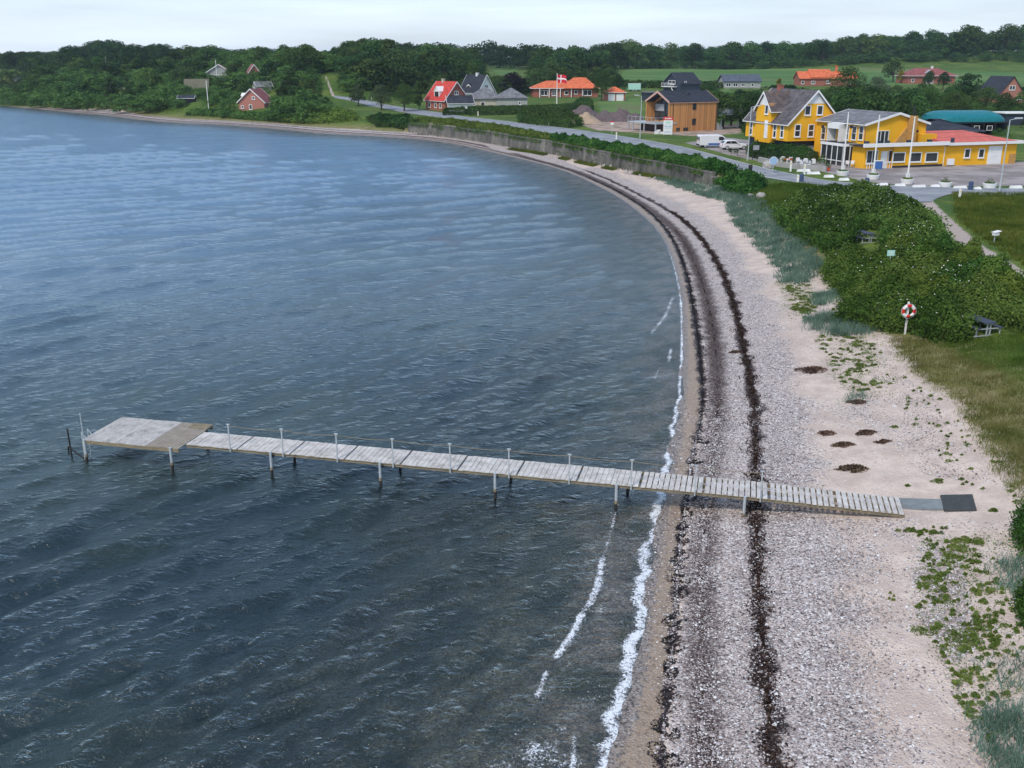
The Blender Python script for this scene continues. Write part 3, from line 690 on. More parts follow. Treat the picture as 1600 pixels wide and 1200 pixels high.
# ================================================================ seaweed, dune grass and herbs
def scatter_poly(P, n):
    P = np.array(P); lo = P.min(0); hi = P.max(0); out_ = []
    tot = 0
    while tot < n:
        q = rng.uniform(lo, hi, (n*2, 2)); q = q[inside(q[:, 0], q[:, 1], P)]; out_.append(q); tot += len(q)
    return np.vstack(out_)[:n]
def along_line(P, n, spread, ymax):
    P = P[P[:, 1] < ymax]; s = np.r_[0, np.cumsum(np.hypot(*np.diff(P, axis=0).T))]
    t = rng.uniform(0, s[-1], n); q = np.stack([np.interp(t, s, P[:, 0]), np.interp(t, s, P[:, 1])], 1)
    off = rng.normal(size=n)*spread*(.6+.5*np.sin(t*1.9)+.3*np.sin(t*5.3))
    nn = np.array((1., -.1)); return q+off[:, None]*nn
def flakes(name, Q, size, mat, dz, label=None, cat=None, kind='stuff', up=1.2):
    zz = T(Q[:, 0], Q[:, 1])+rng.random(len(Q))*dz
    N_ = unit(rng.normal(size=(len(Q), 3))+np.array((0, 0, up)))
    o = leaf_mesh(name, np.stack([Q[:, 0], Q[:, 1], zz], 1), N_, size, mat); tag(o, label, cat, kind=kind); return o
Q1 = along_line(bandB, 26000, .21, 110); flakes('seaweed_line', Q1, rng.uniform(.03, .11, len(Q1)), M['weed'], .07, 'broad dark brown line of dried seaweed highest up the beach', 'seaweed')
# clumps in the wash zone near the water
cl = []
for px, py, r_ in [(1068,822,.26),(1066,842,.24),(1062,872,.30),(1064,905,.34),(1068,925,.28),(1056,968,.34),(1050,1000,.24),(1056,1015,.22),(1048,1045,.28),(1050,1085,.34),(1046,1100,.26),(1040,1140,.30),(1034,1180,.36),(1044,1192,.28),(1073,800,.3),(1080,775,.35),(1096,690,.25),(1088,722,.25),(1085,752,.2),(1100,640,.3)]:
    c0 = G(px, py)[:2]; a = rng.uniform(0, 6.28, 300); rr = 1.3*r_*(.35+.65*rng.random(300)**.6)*(.8+.3*np.sin(a*2+px)); k = a > .9
    cl.append(np.stack([c0[0]+np.cos(a)*rr, c0[1]+np.sin(a)*rr*1.15], 1)[k])
Q2 = np.vstack(cl+[along_line(bandA[bandA[:, 1] > 40], 16000, .11, 150)]); flakes('wet_seaweed', Q2, rng.uniform(.03, .09, len(Q2)), M['black'], .035, 'black wet seaweed in rings and clumps on the brown sand near the waterline', 'seaweed')
Q3 = along_line(bandA2, 9000, .20, 100); flakes('scattered_seaweed', Q3, rng.uniform(.02, .07, len(Q3)), M['weed'], .03, 'thin broken line of purple brown seaweed among the pebbles between the two dark lines', 'seaweed')
Q3 = along_line(bandA2, 3500, .5, 60)
M['stone'] = None
g = NG('beach pebbles'); f_ = g.attr('rnd'); M['stone'] = g.done(g.pbr(g.ramp(f_, [(0, (.09,.08,.08)), (1, (.80,.79,.77)), (.3, (.26,.22,.22)), (.55, (.40,.35,.34)), (.8, (.56,.54,.53))]), .8))
def stones():
    Qs = []
    for P, sp in ((bandA2, .45), (bandB, 1.0), (bandA, .12)): Qs.append(along_line(P[P[:, 1] > 12], 9000 if sp > .2 else 2500, sp, 46))
    Q = np.vstack(Qs+[np.stack([rng.uniform(4, 12, 16000), rng.uniform(17, 45, 16000)], 1)])
    d_ = shore_d(Q[:, 0], Q[:, 1]); Q = Q[(d_ > -.1) & (d_ < 10)]
    up_ = np.vstack([scatter_poly(np.array(GP(P)), k2) for P, k2 in (([(1420,850),(1500,860),(1530,1010),(1490,1040),(1430,960)], 5000), ([(1380,560),(1480,640),(1560,760),(1440,740),(1330,640)], 5000), ([(1240,800),(1420,820),(1450,1200),(1260,1200)], 6000))]); Q = np.vstack([Q, up_])
    n = len(Q); r_ = np.exp(rng.normal(size=n)*.35)*.022
    base = np.array([(1,0,0),(-.3,.9,0),(-.8,-.6,0),(.3,-.95,.1),(0,0,.75),(.1,.1,-.5)]); F0 = np.array([(0,1,4),(1,2,4),(2,3,4),(3,0,4)])
    zz = T(Q[:, 0], Q[:, 1])+r_*.25; a = rng.uniform(0, 6.28, n); ca, sa = np.cos(a)[:, None], np.sin(a)[:, None]
    bx = base[None, :, 0]*rng.uniform(.7, 1.3, (n, 1)); by = base[None, :, 1]
    V = np.stack([Q[:, :1]+(bx*ca-by*sa)*r_[:, None], Q[:, 1:]+(bx*sa+by*ca)*r_[:, None], zz[:, None]+base[None, :, 2]*r_[:, None]], -1).reshape(-1, 3)
    F = (F0[None]+np.arange(n)[:, None, None]*6).reshape(-1, 3); rn = np.repeat(rng.random(n), 4)
    o = np_mesh('loose_pebbles', V, F, M['stone'], None, {'rnd': ('FACE', rn)}); tag(o, 'small loose grey and white pebbles on the lower beach', 'pebbles', kind='stuff')
stones()
# single weed heaps on the sand
heaps = [(1273,579,.95,.35,'widest long flat brown seaweed heap on open sand near the green herbs'),(1335,733,.62,.30,'thick dark brown seaweed clump on the sand just above the jetty end'),(1293,677,.45,.15,'left of two faint seaweed patches side by side on the sand'),(1357,676,.5,.18,'right of two faint seaweed patches side by side on the sand'),(1320,695,.5,.18,'seaweed patch just below the two side by side patches'),(1342,629,.5,.2,'dark seaweed patch among white pebbles beside the green herbs'),(1150,550,.35,.15,'small dark seaweed patch joining the broad seaweed line'),(1383,690,.35,.15,'small ragged seaweed patch below the lone green weed')]
for px, py, rx, ht, lb in heaps:
    c0 = place(px, py); n = int(1400*rx); a = rng.uniform(0, 6.28, n); rr = rng.random(n)**.65*(1+.28*np.sin(a*2+px)+.2*np.sin(a*5+py)+.12*np.sin(a*9)); P = np.stack([np.cos(a)*rr*rx, np.sin(a)*rr*rx*.62, (1-rr**2)*ht*rng.random(n)*.6], 1)
    o = leaf_mesh('seaweed_heap', P, unit(rng.normal(size=(n, 3))+np.array((0,0,1.2))), rng.uniform(.04, .13, n), M['heapweed']); o.location = c0; tag(o, lb, 'seaweed', 'seaweed heaps on the dry sand')
# dune grass
def marram(px, dens, h, label, dotted=1.0):
    P = GP(px); P = np.array(P); a_ = .5*abs(np.dot(P[:, 0], np.roll(P[:, 1], 1))-np.dot(P[:, 1], np.roll(P[:, 0], 1)))
    n = int(min(52000, a_*dens)); nt_ = max(6, int(n/28)); c_ = scatter_poly(P, nt_)
    q = c_[rng.integers(0, nt_, n)]+rng.normal(size=(n, 2))*.22
    zz = T(q[:, 0], q[:, 1]); ctr_ = P.mean(0); z0 = float(T(ctr_[:1], ctr_[1:])[0])
    Pn = np.stack([q[:, 0]-ctr_[0], q[:, 1]-ctr_[1], zz-z0], 1)
    o = blade_mesh('dune_grass', Pn, rng.uniform(.5, 1, n)*h, .028 if ctr_[1] < 60 else .055, M['marram']); o.location = (ctr_[0], ctr_[1], z0)
    tag(o, label, 'grass', kind='stuff')
marram([(1025,280),(1055,292),(1100,307),(1137,317),(1140,342),(1160,362),(1182,384),(1205,408),(1215,442),(1250,446),(1278,430),(1290,412),(1262,382),(1225,352),(1205,328),(1175,307),(1137,299),(1115,293),(1075,283)], 95, .6, 'blue green dune grass strip between the beach and the rose thicket')
marram([(1262,495),(1300,490),(1345,507),(1362,522),(1300,527),(1260,512)], 260, .55, 'blue green dune grass patch at the seaward foot of the rose thicket')
marram([(1272,460),(1302,456),(1308,474),(1276,478)], 240, .45, 'small blue green dune grass patch on sand left of the thicket')
marram([(1540,1120),(1600,1105),(1680,1120),(1680,1230),(1560,1230),(1535,1160)], 520, .45, 'blue green dune grass in the bottom right corner of the beach')
marram([(1550,880),(1600,875),(1660,900),(1660,960),(1580,925)], 400, .4, 'blue green dune grass beside the dark bush on the right edge')
marram([(1520,1040),(1600,1020),(1650,1040),(1640,1085),(1540,1085)], 160, .35, 'thin blue green dune grass among pebbles at the lower right')
marram([(1320,618),(1345,615),(1350,626),(1322,628)], 300, .3, 'tiny blue green dune grass tuft above the dark seaweed patch')
# green cushions
def cushions(regions, singles):
    Q = []; Nn = []
    def cush(c0, r_, n):
        a = rng.uniform(0, 6.28, n); rr = np.sqrt(rng.random(n))*(1+.3*np.sin(a*3+c0[0]*9)); x_, y_ = c0[0]+np.cos(a)*rr*r_, c0[1]+np.sin(a)*rr*r_
        Q.append(np.stack([x_, y_, T(x_, y_)+.01+(1-np.clip(rr, 0, 1)**2)*.09*rng.random(n)], 1))
    for px, n, rs in regions:
        P = np.array(GP(px)); 
        for c0 in scatter_poly(P, n): cush(c0, rng.uniform(*rs)*rng.uniform(.3, .85), int(110*rs[1]/.3))
    for px, py, r_ in singles: cush(G(px, py)[:2], r_, 260)
    Q = np.vstack(Q); o = leaf_mesh('beach_herbs', Q, unit(rng.normal(size=Q.shape)*.6+np.array((0,0,1))), rng.uniform(.03, .08, len(Q)), M['cushion']); tag(o, 'low green beach herbs growing in cushions on the sand and pebbles', 'herbs', kind='stuff')
cushions([([(1450,850),(1520,838),(1560,880),(1600,1000),(1590,1080),(1540,1110),(1490,1060),(1440,980),(1430,900)], 190, (.06,.22)),
          ([(1470,840),(1530,840),(1540,880),(1470,900)], 36, (.1,.3)), ([(1440,890),(1480,900),(1490,960),(1430,950)], 22, (.1,.3)), ([(1480,980),(1560,960),(1560,1010),(1490,1020)], 26, (.1,.3)),
          ([(1480,1030),(1550,1100),(1560,1180),(1500,1110)], 30, (.08,.22)),
          ([(1275,525),(1340,520),(1390,560),(1395,600),(1345,615),(1300,590)], 110, (.12,.4)), ([(1225,445),(1262,440),(1275,475),(1240,485)], 60, (.15,.45)), ([(1235,480),(1275,478),(1262,500)], 40, (.15,.4)), ([(1138,318),(1160,322),(1165,350),(1145,345)], 40, (.15,.4)),
          ([(1380,560),(1500,640),(1560,720),(1600,800),(1500,760),(1420,650)], 60, (.06,.22)), ([(1400,820),(1480,820),(1470,850),(1400,840)], 14, (.05,.15)), ([(1390,925),(1400,930),(1395,945),(1388,940)], 4, (.06,.14))],
         [(1465,752,.22),(1397,668,.20),(1422,829,.18),(1437,832,.12),(1458,832,.15),(1552,798,.14),(1418,760,.12),(1436,987,.3),(1500,1005,.3)])
def bits(polys, n, size, mat, label, nm='scattered_herbs'):
    Q = np.vstack([scatter_poly(np.array(GP(P)), n) for P in polys]); c_ = Q[rng.integers(0, len(Q), len(Q)//14)]; Q = c_[rng.integers(0, len(c_), len(Q))]+rng.normal(size=Q.shape)*rng.choice([.06,.16,.4], (len(Q), 1)); flakes(nm, Q, rng.uniform(*size, len(Q)), mat, .05, label, 'herbs')
bits([[(1440,845),(1560,830),(1620,880),(1620,1090),(1560,1130),(1500,1100),(1450,1000),(1425,920)], [(1280,522),(1370,522),(1400,560),(1400,620),(1330,620),(1295,590)], [(1215,440),(1265,435),(1280,480),(1235,500)]], 5200, (.02,.07), M['cushion'], 'loose scatter of small green beach herbs between the denser cushions')
# grass blades on the dry margin and lawns
def blades(px, n, h, wd, mat, label, name='grass'):
    P = np.array(GP(px)); c_ = scatter_poly(P, max(5, n//12)); q = c_[rng.integers(0, len(c_), n)]+rng.normal(size=(n, 2))*.18
    o = blade_mesh(name, np.stack([q[:, 0], q[:, 1], T(q[:, 0], q[:, 1])], 1), rng.uniform(.4, 1, n)*h, wd, mat); tag(o, label, 'grass', kind='stuff')
blades([(1385,525),(1430,532),(1520,560),(1600,600),(1640,640),(1640,790),(1600,745),(1545,680),(1490,622),(1425,580)], 15000, .26, .02, M['dryblade'], 'dry yellowish grass on the sand below the thicket', 'dry_grass')
blades([(1450,535),(1520,530),(1640,520),(1640,610),(1560,580)], 22000, .14, .02, M['grassblade'], 'short green lawn around the picnic table')
blades([(1500,640),(1640,700),(1640,830),(1560,740)], 7000, .22, .02, M['dryblade'], 'sparse dry grass patches among pebbles on the right edge', 'dry_grass')
blades([(1180,330),(1215,335),(1290,315),(1340,297),(1250,288),(1195,290),(1165,308)], 26000, .45, .05, M['grassblade'], 'tall fresh green grass on the bank below the road')
blades([(1490,302),(1700,303),(1700,445),(1600,415),(1540,378),(1493,340)], 42000, .40, .05, M['grassblade'], 'long meadow grass to the right of the gravel path', 'meadow_grass')
# ================================================================ buildings
class House:
    """local frame: origin at the near ground corner, +x to the right-back (yaw), +y to the left-back"""
    def __init__(s, name, label, cat, px=None, yaw=20, loc=None, group=None, dz=0):
        s.o = np.array(loc if loc is not None else place(*px)); s.o[2] += dz; s.yaw = R(yaw)
        s.root = empty(name, s.o, s.yaw, label, cat, group); s.m = None
        s.ux = np.array((math.cos(s.yaw), math.sin(s.yaw))); s.uy = np.array((-s.ux[1], s.ux[0]))
    def loc(s, px, py, plane, c):
        """pixel -> local coordinates on the vertical plane x=c or y=c, or horizontal z=c"""
        u = (px-800)/FPX; v = (py-600)/FPX
        d = np.array((u, CP-v*SP, -(SP+v*CP))); o = np.array((0, 0, HC))-s.o
        lo = np.array((o[:2]@s.ux, o[:2]@s.uy, o[2])); ld = np.array((d[:2]@s.ux, d[:2]@s.uy, d[2]))
        i = 'xyz'.index(plane); t = (c-lo[i])/ld[i]; return lo+ld*t
    def part(s, name, fn, mat, parent=None, **k):
        m = MB(); fn(m); return m.build(name, M[mat] if isinstance(mat, str) else mat, parent or s.root, **k)
    def win(s, face, c, a, z, w_, h, nx=1, nz=1, frame='white', pane='glass', name='window', t=.07, sill=True):
        """window centred at (a,z) on plane face ('y-','x-','x+','y+') at coordinate c"""
        sg = -1 if face[1] == '-' else 1
        def bx(m, a0, a1, z0, z1, d0, d1):
            lo_, hi_ = sorted((c+sg*d0, c+sg*d1))
            if face[0] == 'y': m.box(a0, a1, lo_, hi_, z0, z1)
            else: m.box(lo_, hi_, a0, a1, z0, z1)
        m = MB(); a0, a1, z0, z1 = a-w_/2, a+w_/2, z-h/2, z+h/2; e_ = .09
        bx(m, a0, a0+t, z0, z1, -.02, e_); bx(m, a1-t, a1, z0, z1, -.02, e_); bx(m, a0+t, a1-t, z0, z0+t, -.02, e_); bx(m, a0+t, a1-t, z1-t, z1, -.02, e_)
        for i in range(1, nx): q = a0+w_*i/nx; bx(m, q-t/2, q+t/2, z0+t, z1-t, -.02, e_-.01)
        for i in range(1, nz): q = z0+h*i/nz; bx(m, a0+t, a1-t, q-t/2, q+t/2, -.02, e_-.015)
        if sill and name == 'window': bx(m, a0-.05, a1+.05, z0-.07, z0-.003, -.02, e_+.06)
        f = m.build(name, M[frame], s.root)
        m = MB(); bx(m, a0+t*.5, a1-t*.5, z0+t*.5, z1-t*.5, .0, .025); m.build('pane', M[pane], f); return f
    def door(s, face, c, a, z0, w_, h, mat='white', glass=False):
        sg = -1 if face[1] == '-' else 1
        def bx(m, a0, a1, z0_, z1, d0, d1):
            lo_, hi_ = sorted((c+sg*d0, c+sg*d1))
            if face[0] == 'y': m.box(a0, a1, lo_, hi_, z0_, z1)
            else: m.box(lo_, hi_, a0, a1, z0_, z1)
        m = MB(); bx(m, a-w_/2, a+w_/2, z0, z0+h, -.02, .06); 
        for q in (.28, .66): bx(m, a-w_*.32, a+w_*.32, z0+h*q-.02*h, z0+h*(q+.22), .06, .075)
        f = m.build('door', M[mat], s.root)
        m = MB(); bx(m, a+w_*.36, a+w_*.41, z0+h*.47, z0+h*.50, .06, .12); m.build('handle', M['darkmetal'], f); return f
    def roof_gable(s, x0, x1, y0, y1, ze, zr, axis, mat, oh=.4, th=.16, name='roof', ridge=None, rake='white', edge=True):
        """two thick slopes with overhang; axis = direction of the ridge"""
        if axis == 'x': a0, a1, b0, b1 = x0-oh, x1+oh, y0, y1
        else: a0, a1, b0, b1 = y0-oh, y1+oh, x0, x1
        bm = (b0+b1)/2 if ridge is None else ridge
        sl0 = (zr-ze)/(bm-b0); sl1 = (zr-ze)/(b1-bm)
        prof = [(b0-oh, ze-oh*sl0), (bm, zr), (b1+oh, ze-oh*sl1), (b1+oh, ze-oh*sl1+th), (bm, zr+th*1.15), (b0-oh, ze-oh*sl0+th)]
        m = MB()
        if axis == 'x': m.prism([(p, q) for p, q in prof], a0, a1, 'x')
        else: m.prism([(p, q) for p, q in prof], a0, a1, 'y')
        r = m.build(name, M[mat], s.root)
        if edge:
            for aa in (a0-.06, a1+.003):
                m = MB(); pr = [(b0-oh-.02, ze-oh*sl0-.10), (bm, zr-.10), (b1+oh+.02, ze-oh*sl1-.10), (b1+oh+.02, ze-oh*sl1+th+.03), (bm, zr+th*1.15+.03), (b0-oh-.02, ze-oh*sl0+th+.03)]
                m.prism(pr, aa, aa+.057, 'x' if axis == 'x' else 'y'); m.build('bargeboard', M[rake], r)
            for bb, zz in ((b0-oh-.09, ze-oh*sl0), (b1+oh+.01, ze-oh*sl1)):
                m = MB(); 
                if axis == 'x': m.box(a0, a1, bb, bb+.08, zz-.02, zz+.09)
                else: m.box(bb, bb+.08, a0, a1, zz-.02, zz+.09)
                m.build('gutter', M[rake], r)
        return r
    def body_gable(s, x0, x1, y0, y1, z0, ze, zr, axis, mat, ridge=None, name='wall'):
        m = MB()
        if axis == 'x':
            bm = (y0+y1)/2 if ridge is None else ridge; m.prism([(y0, z0), (y1, z0), (y1, ze), (bm, zr), (y0, ze)], x0, x1, 'x')
        else:
            bm = (x0+x1)/2 if ridge is None else ridge; m.prism([(x0, z0), (x1, z0), (x1, ze), (bm, zr), (x0, ze)], y0, y1, 'y')
        return m.build(name, M[mat], s.root)
    def roof_hip(s, x0, x1, y0, y1, ze, zr, mat, oh=.5, name='roof', inset=None, th=.14, rake='white'):
        x0 -= oh; x1 += oh; y0 -= oh; y1 += oh; dx, dy = x1-x0, y1-y0; k = min(dx, dy)/2 if inset is None else inset
        if dx >= dy: a, b_ = (x0+k, (y0+y1)/2), (x1-k, (y0+y1)/2)
        else: a, b_ = ((x0+x1)/2, y0+k), ((x0+x1)/2, y1-k)
        m = MB(); zb = ze+th
        v = [(x0,y0,ze),(x1,y0,ze),(x1,y1,ze),(x0,y1,ze),(x0,y0,zb),(x1,y0,zb),(x1,y1,zb),(x0,y1,zb),(a[0],a[1],zr),(b_[0],b_[1],zr)]
        f = [(0,3,2,1),(0,1,5,4),(1,2,6,5),(2,3,7,6),(3,0,4,7)]
        f += [(4,5,9,8),(5,6,9),(6,7,8,9),(7,4,8)] if dx >= dy else [(4,5,8),(5,6,9,8),(6,7,9),(7,4,8,9)]
        m.add(v, f); r = m.build(name, M[mat], s.root)
        m = MB()
        m.box(x0-.08, x1+.08, y0-.08, y0-.004, ze, zb+.01); m.box(x0-.08, x1+.08, y1+.004, y1+.08, ze, zb+.01); m.box(x0-.08, x0-.004, y0-.003, y1+.003, ze, zb+.01); m.box(x1+.004, x1+.08, y0-.003, y1+.003, ze, zb+.01)
        m.build('gutter', M[rake], r); return r
    def chimney(s, x_, y_, z0, z1, mat='brick', w_=.7, parent=None):
        m = MB(); m.box(x_-w_/2, x_+w_/2, y_-w_/2, y_+w_/2, z0, z1); m.box(x_-w_/2-.07, x_+w_/2+.07, y_-w_/2-.07, y_+w_/2+.07, z1+.003, z1+.12)
        return m.build('chimney', M[mat], parent or s.root)

# ---- the yellow seaside hotel
def hotel():
    h = House('yellow_hotel', 'rambling bright yellow seaside inn with several wings, grey and red roofs and white trim', 'building', (1393.5, 262.5), 18)
    L = h.loc
    # --- low front wing with the flat roof terrace (windows facing the car park)
    xL = L(1352, 262, 'y', 0)[0]; x3 = L(1472.5, 258, 'y', 0)[0]; xR = L(1586, 255, 'y', 0)[0]
    zt = 2.75
    h.part('wall', lambda m: m.box(.0, x3, 0, 2.995, -.6, zt), 'yellow')
    h.part('plinth', lambda m: (m.box(-.01, x3+.0, -.03, -.002, -.3, .28),), 'darkmetal')
    for a, b in ((1395, 1413), (1422, 1438.5), (1446, 1464)):
        p = L(a, 240, 'y', 0); q = L(b, 253, 'y', 0); zc = L((a+b)/2, 245.5, 'y', 0)[2]
        h.win('y-', 0, (p[0]+q[0])/2, zc, q[0]-p[0], 1.25, nx=1, t=.10)
    # glazed porch left of it
    h.part('porch_wall', lambda m: m.box(xL, -.003, .35, 2.99, -.5, zt-.02), 'yellow')
    h.win('y-', .35, xL+1.1, 1.45, 1.7, 1.7, nx=2, name='window')
    h.door('y-', .35, xL+2.95, .0, .95, 2.15); h.win('y-', .35, xL+.75*4.3+.75, 1.5, .8, 1.5)
    h.part('porch_fence', lambda m: [m.box(xL-.2, xL+3.6, -.55, -.49, .75, .83)]+[m.box(xL-.2+i*.38, xL-.14+i*.38, -.55, -.49, -.1, .75) for i in range(11)], 'white')
    # canopy fascia
    h.part('fascia', lambda m: m.box(xL-.9, x3+.25, -.62, -.30, zt+.004, zt+.46), 'white')
    h.part('terrace_floor', lambda m: m.box(xL-.6, x3, -.297, 2.99, zt+.004, zt+.16), 'darkroof')
    for px in (1354, 1372, 1386, 1420, 1452):
        p = L(px, 225, 'y', .2)[0]; h.part('roof_box', lambda m: m.box(p-.28, p+.28, .0, .4, zt+.164, zt+.72), 'darkclad')
    # --- right wing with salmon red roof
    h.part('wall', lambda m: m.box(x3+.003, xR, .12, 7.5, -.6, 2.55), 'yellow')
    for px in (1511, 1533):
        p = L(px, 240, 'y', .12); h.win('y-', .12, p[0], p[2]+.05, 1.0, 1.25, t=.12)
    p = L(1552.5, 240, 'y', .12); g0 = L(1541.5, 254, 'y', .12)[0]; g1 = L(1562.5, 254, 'y', .12)[0]
    h.part('garage_door', lambda m: [m.box(g0, g1, .04, .118, .0, 2.4)]+[m.box(g0+.05, g1-.05, .025, .039, .1+i*.46, .5+i*.46) for i in range(5)], 'white')
    h.part('corner_pier', lambda m: m.box(xR-1.1, xR+.02, .05, .117, -.1, 1.3), 'yellow2')
    def redroof(m):
        # low mono-pitch rising to the back, hipped at the right
        z0_, z1_ = 2.75, 4.15
        v = [(x3-.2,-.3,z0_),(xR+.7,-.3,z0_),(xR+.7,7.8,z0_),(x3-.2,7.8,z0_),(x3-.2,-.3,z0_+.12),(xR+.7,-.3,z0_+.12),(xR+.7,7.8,z0_+.12),(x3-.2,7.8,z0_+.12),(x3-.2,5.5,z1_),(xR-4.6,5.5,z1_)]
        m.add(v, [(0,3,2,1),(0,1,5,4),(1,2,6,5),(2,3,7,6),(3,0,4,7),(4,5,9,8),(5,6,9),(6,7,8,9),(7,4,8)])
    h.part('red_roof', redroof, 'pinkroof')
    h.part('fascia', lambda m: [m.box(x3+.26, xR+.85, -.46, -.31, 2.66, 3.02), m.box(xR+.72, xR+.85, -.305, 7.9, 2.66, 3.02)], 'white')
    h.part('downpipe', lambda m: m.tube((x3+.05, -.03, 0), (x3+.05, -.03, 2.6), .05, .05, 6), 'white')
    h.part('air_conditioner', lambda m: (m.box(x3+.55, x3+1.5, -.45, -.05, .12, .95), m.lathe((x3+.95, -.46, .5), [(0,0),(.01,.01)], 8)), 'white', bevel=.03)
    h.part('sign_lamp', lambda m: m.box(x3+.9, x3+1.3, -.15, .1, 3.03, 3.6), 'darkclad')
    # --- two storey block BC
    yC = 3.0; c0 = L(1352, 205, 'y', yC)[0]; c1 = L(1447, 200, 'y', yC)[0]; ze = L(1352, 195, 'y', yC)[2]; ap = L(1404, 178, 'y', yC); zr = ap[2]
    yB = L(1274.5, 200, 'x', c0)[1]
    h.body_gable(c0, c1, yC, yB, -.6, ze, zr, 'y', 'yellow', ridge=ap[0])
    r = h.roof_gable(c0, c1, yC, yB-.8, ze+.02, zr+.02, 'y', 'greyroof', oh=.35, ridge=ap[0], name='grey_roof')
    a = L(1370, 206, 'y', yC); b = L(1389, 206, 'y', yC); zw0 = L(1380, 227, 'y', yC)[2]; zw1 = L(1380, 204, 'y', yC)[2]
    h.win('y-', yC, (a[0]+b[0])/2, (zw0+zw1)/2, b[0]-a[0], zw1-zw0, nx=3, pane='glass', sill=False)
    # ochre triangular stair gable and chimney stack on the terrace
    t0 = L(1397, 226, 'y', yC-.15)[0]; t1 = L(1415, 226, 'y', yC-.15); tz = L(1414, 197, 'y', yC-.15)[2]
    h.part('stair_wall', lambda m: m.prism([(t0, zt+.17), (t1[0], zt+.17), (t1[0], tz)], yC-.25, yC-.003, 'y'), 'yellow2')
    s0 = L(1418.5, 226, 'y', yC-.6)[0]; s1 = L(1426, 226, 'y', yC-.6)[0]; sz = L(1422, 181, 'y', yC-.6)[2]
    st = h.part('chimney_stack', lambda m: m.box(s0, s1, yC-1.0, yC-.003, zt+.17, sz), 'yellow2')
    h.part('flue', lambda m: m.tube(((s0+s1)/2, yC-.6, sz), ((s0+s1)/2, yC-.6, sz+1.1), .11, .11, 8), 'darkmetal', parent=st)
    h.part('wall_lamp', lambda m: m.box(L(1433, 204, 'y', yC)[0]-.1, L(1433, 204, 'y', yC)[0]+.1, yC-.2, yC-.003, L(1433, 205, 'y', yC)[2]-.15, L(1433, 205, 'y', yC)[2]+.15), 'darkmetal')
    h.part('downpipe', lambda m: m.tube((c0-.04, yC-.05, -.2), (c0-.04, yC-.05, ze-.2), .05, .05, 6), 'pinkbrick')
    # yellow parapet right
    p0 = L(1440, 210, 'y', 2.2)[0]; p1 = x3+.4; pz = L(1460, 209.5, 'y', 2.2)[2]
    h.part('parapet_wall', lambda m: m.box(p0, p1, 2.2, 5.2, zt+.2, pz), 'yellow')
    # left face of B: windows upstairs and down, foreshortened
    def yw(px, py): return L(px, py, 'x', c0)
    for px in (1287, 1303.5, 1323.5, 1335, 1346):
        q = yw(px, 208); h.win('x-', c0, q[1], L(px, 208, 'x', c0)[2], .95, 1.75, nz=2)
    for px in (1322.5, 1333, 1343):
        q = yw(px, 239); h.win('x-', c0, q[1], q[2], .85, 1.5, nz=1)
    for px in (1293, 1338):
        q = yw(px, 196); h.part('iron_lantern', lambda m: (m.box(c0-.06, c0-.003, q[1]-.03, q[1]+.03, q[2]-.9, q[2]+.3), m.bar((c0, q[1], q[2]+.2), (c0-.75, q[1], q[2]+.1), .05), m.lathe((c0-.75, q[1], q[2]-.35), [(0,0),(.18,.05),(.22,.3),(.0,.45)], 8)), 'darkmetal')
    # white balcony bay door with projecting frame
    q = yw(1313, 210); h.door('x-', c0, q[1], 2.95, .9, 2.1); h.part('balcony_frame', lambda m: (m.box(c0-1.2, c0-.003, q[1]-1.3, q[1]-1.2, 2.8, ze-.15), m.box(c0-1.2, c0-.003, q[1]+1.2, q[1]+1.3, 2.8, ze-.15), m.box(c0-1.25, c0-.003, q[1]-1.3, q[1]+1.3, ze-.75, ze-.12)), 'white')
    # conservatory
    k0 = L(1281, 254, 'x', c0-2.2)[1]; k1 = L(1315, 254, 'x', c0-2.2)[1]; 
    ka, kb = min(k0, k1), max(k0, k1)
    cx0 = c0-2.2
    kb = min(kb, yB-1.0)
    def cons(m):
        n_ = 4
        for i in range(n_+1): y_ = ka+(kb-ka)*i/n_; m.box(cx0, cx0+.12, y_-.06, y_+.06, -.3, 2.5)
        m.box(cx0+.001, cx0+.119, ka, kb, .55, .65); m.box(cx0-.1, c0-.003, ka-.1, kb+.1, 2.503, 2.85)
        for i in range(3): x_ = cx0+2.1*i/2; m.box(x_, x_+.11, ka-.06, ka+.055, -.3, 2.5)
        m.box(cx0+.121, c0-.1, ka-.05, ka+.04, .56, .64)
    cs = h.part('conservatory', cons, 'white')
    h.part('conservatory_glass', lambda m: (m.box(cx0+.05, cx0+.07, ka+.06, kb-.06, -.2, 2.5), m.box(cx0+.13, c0-.01, ka-.01, ka+.01, -.2, 2.5)), 'glass', parent=cs)
    h.part('conservatory_roof', lambda m: m.box(cx0+.1, c0-.004, ka, kb, 2.853, 2.92), 'darkroof', parent=cs)
    # --- dark hip roof wing behind the terrace
    d0 = L(1443, 207, 'y', 9)[0]; d1 = L(1538, 205, 'y', 9)[0]; dz = L(1470, 207, 'y', 9)[2]
    h.part('back_wall', lambda m: m.box(d0+.6, d1-1.5, 9, 17, -.5, dz), 'brick')
    h.roof_hip(d0+.3, d1-.8, 9, 17, dz+.01, L(1475, 185, 'y', 13)[2], 'darkroof', oh=.5, inset=6.0, name='dark_roof', rake='blueroof')
    # --- tall gabled house A on the left, raised on a dark open basement
    yA = yB; a0 = L(1230, 221, 'y', yA)[0]; am = L(1276.8, 143, 'y', yA); hw_ = am[0]-a0; a1 = am[0]+hw_; zf = L(1230, 221, 'y', yA)[2]; zea = L(1230, 192.5, 'y', yA)[2]; zra = am[2]
    yA2 = L(1165, 205, 'x', a0)[1]
    h.body_gable(a0, a1, yA, yA2, zf, zea, zra, 'y', 'yellow')
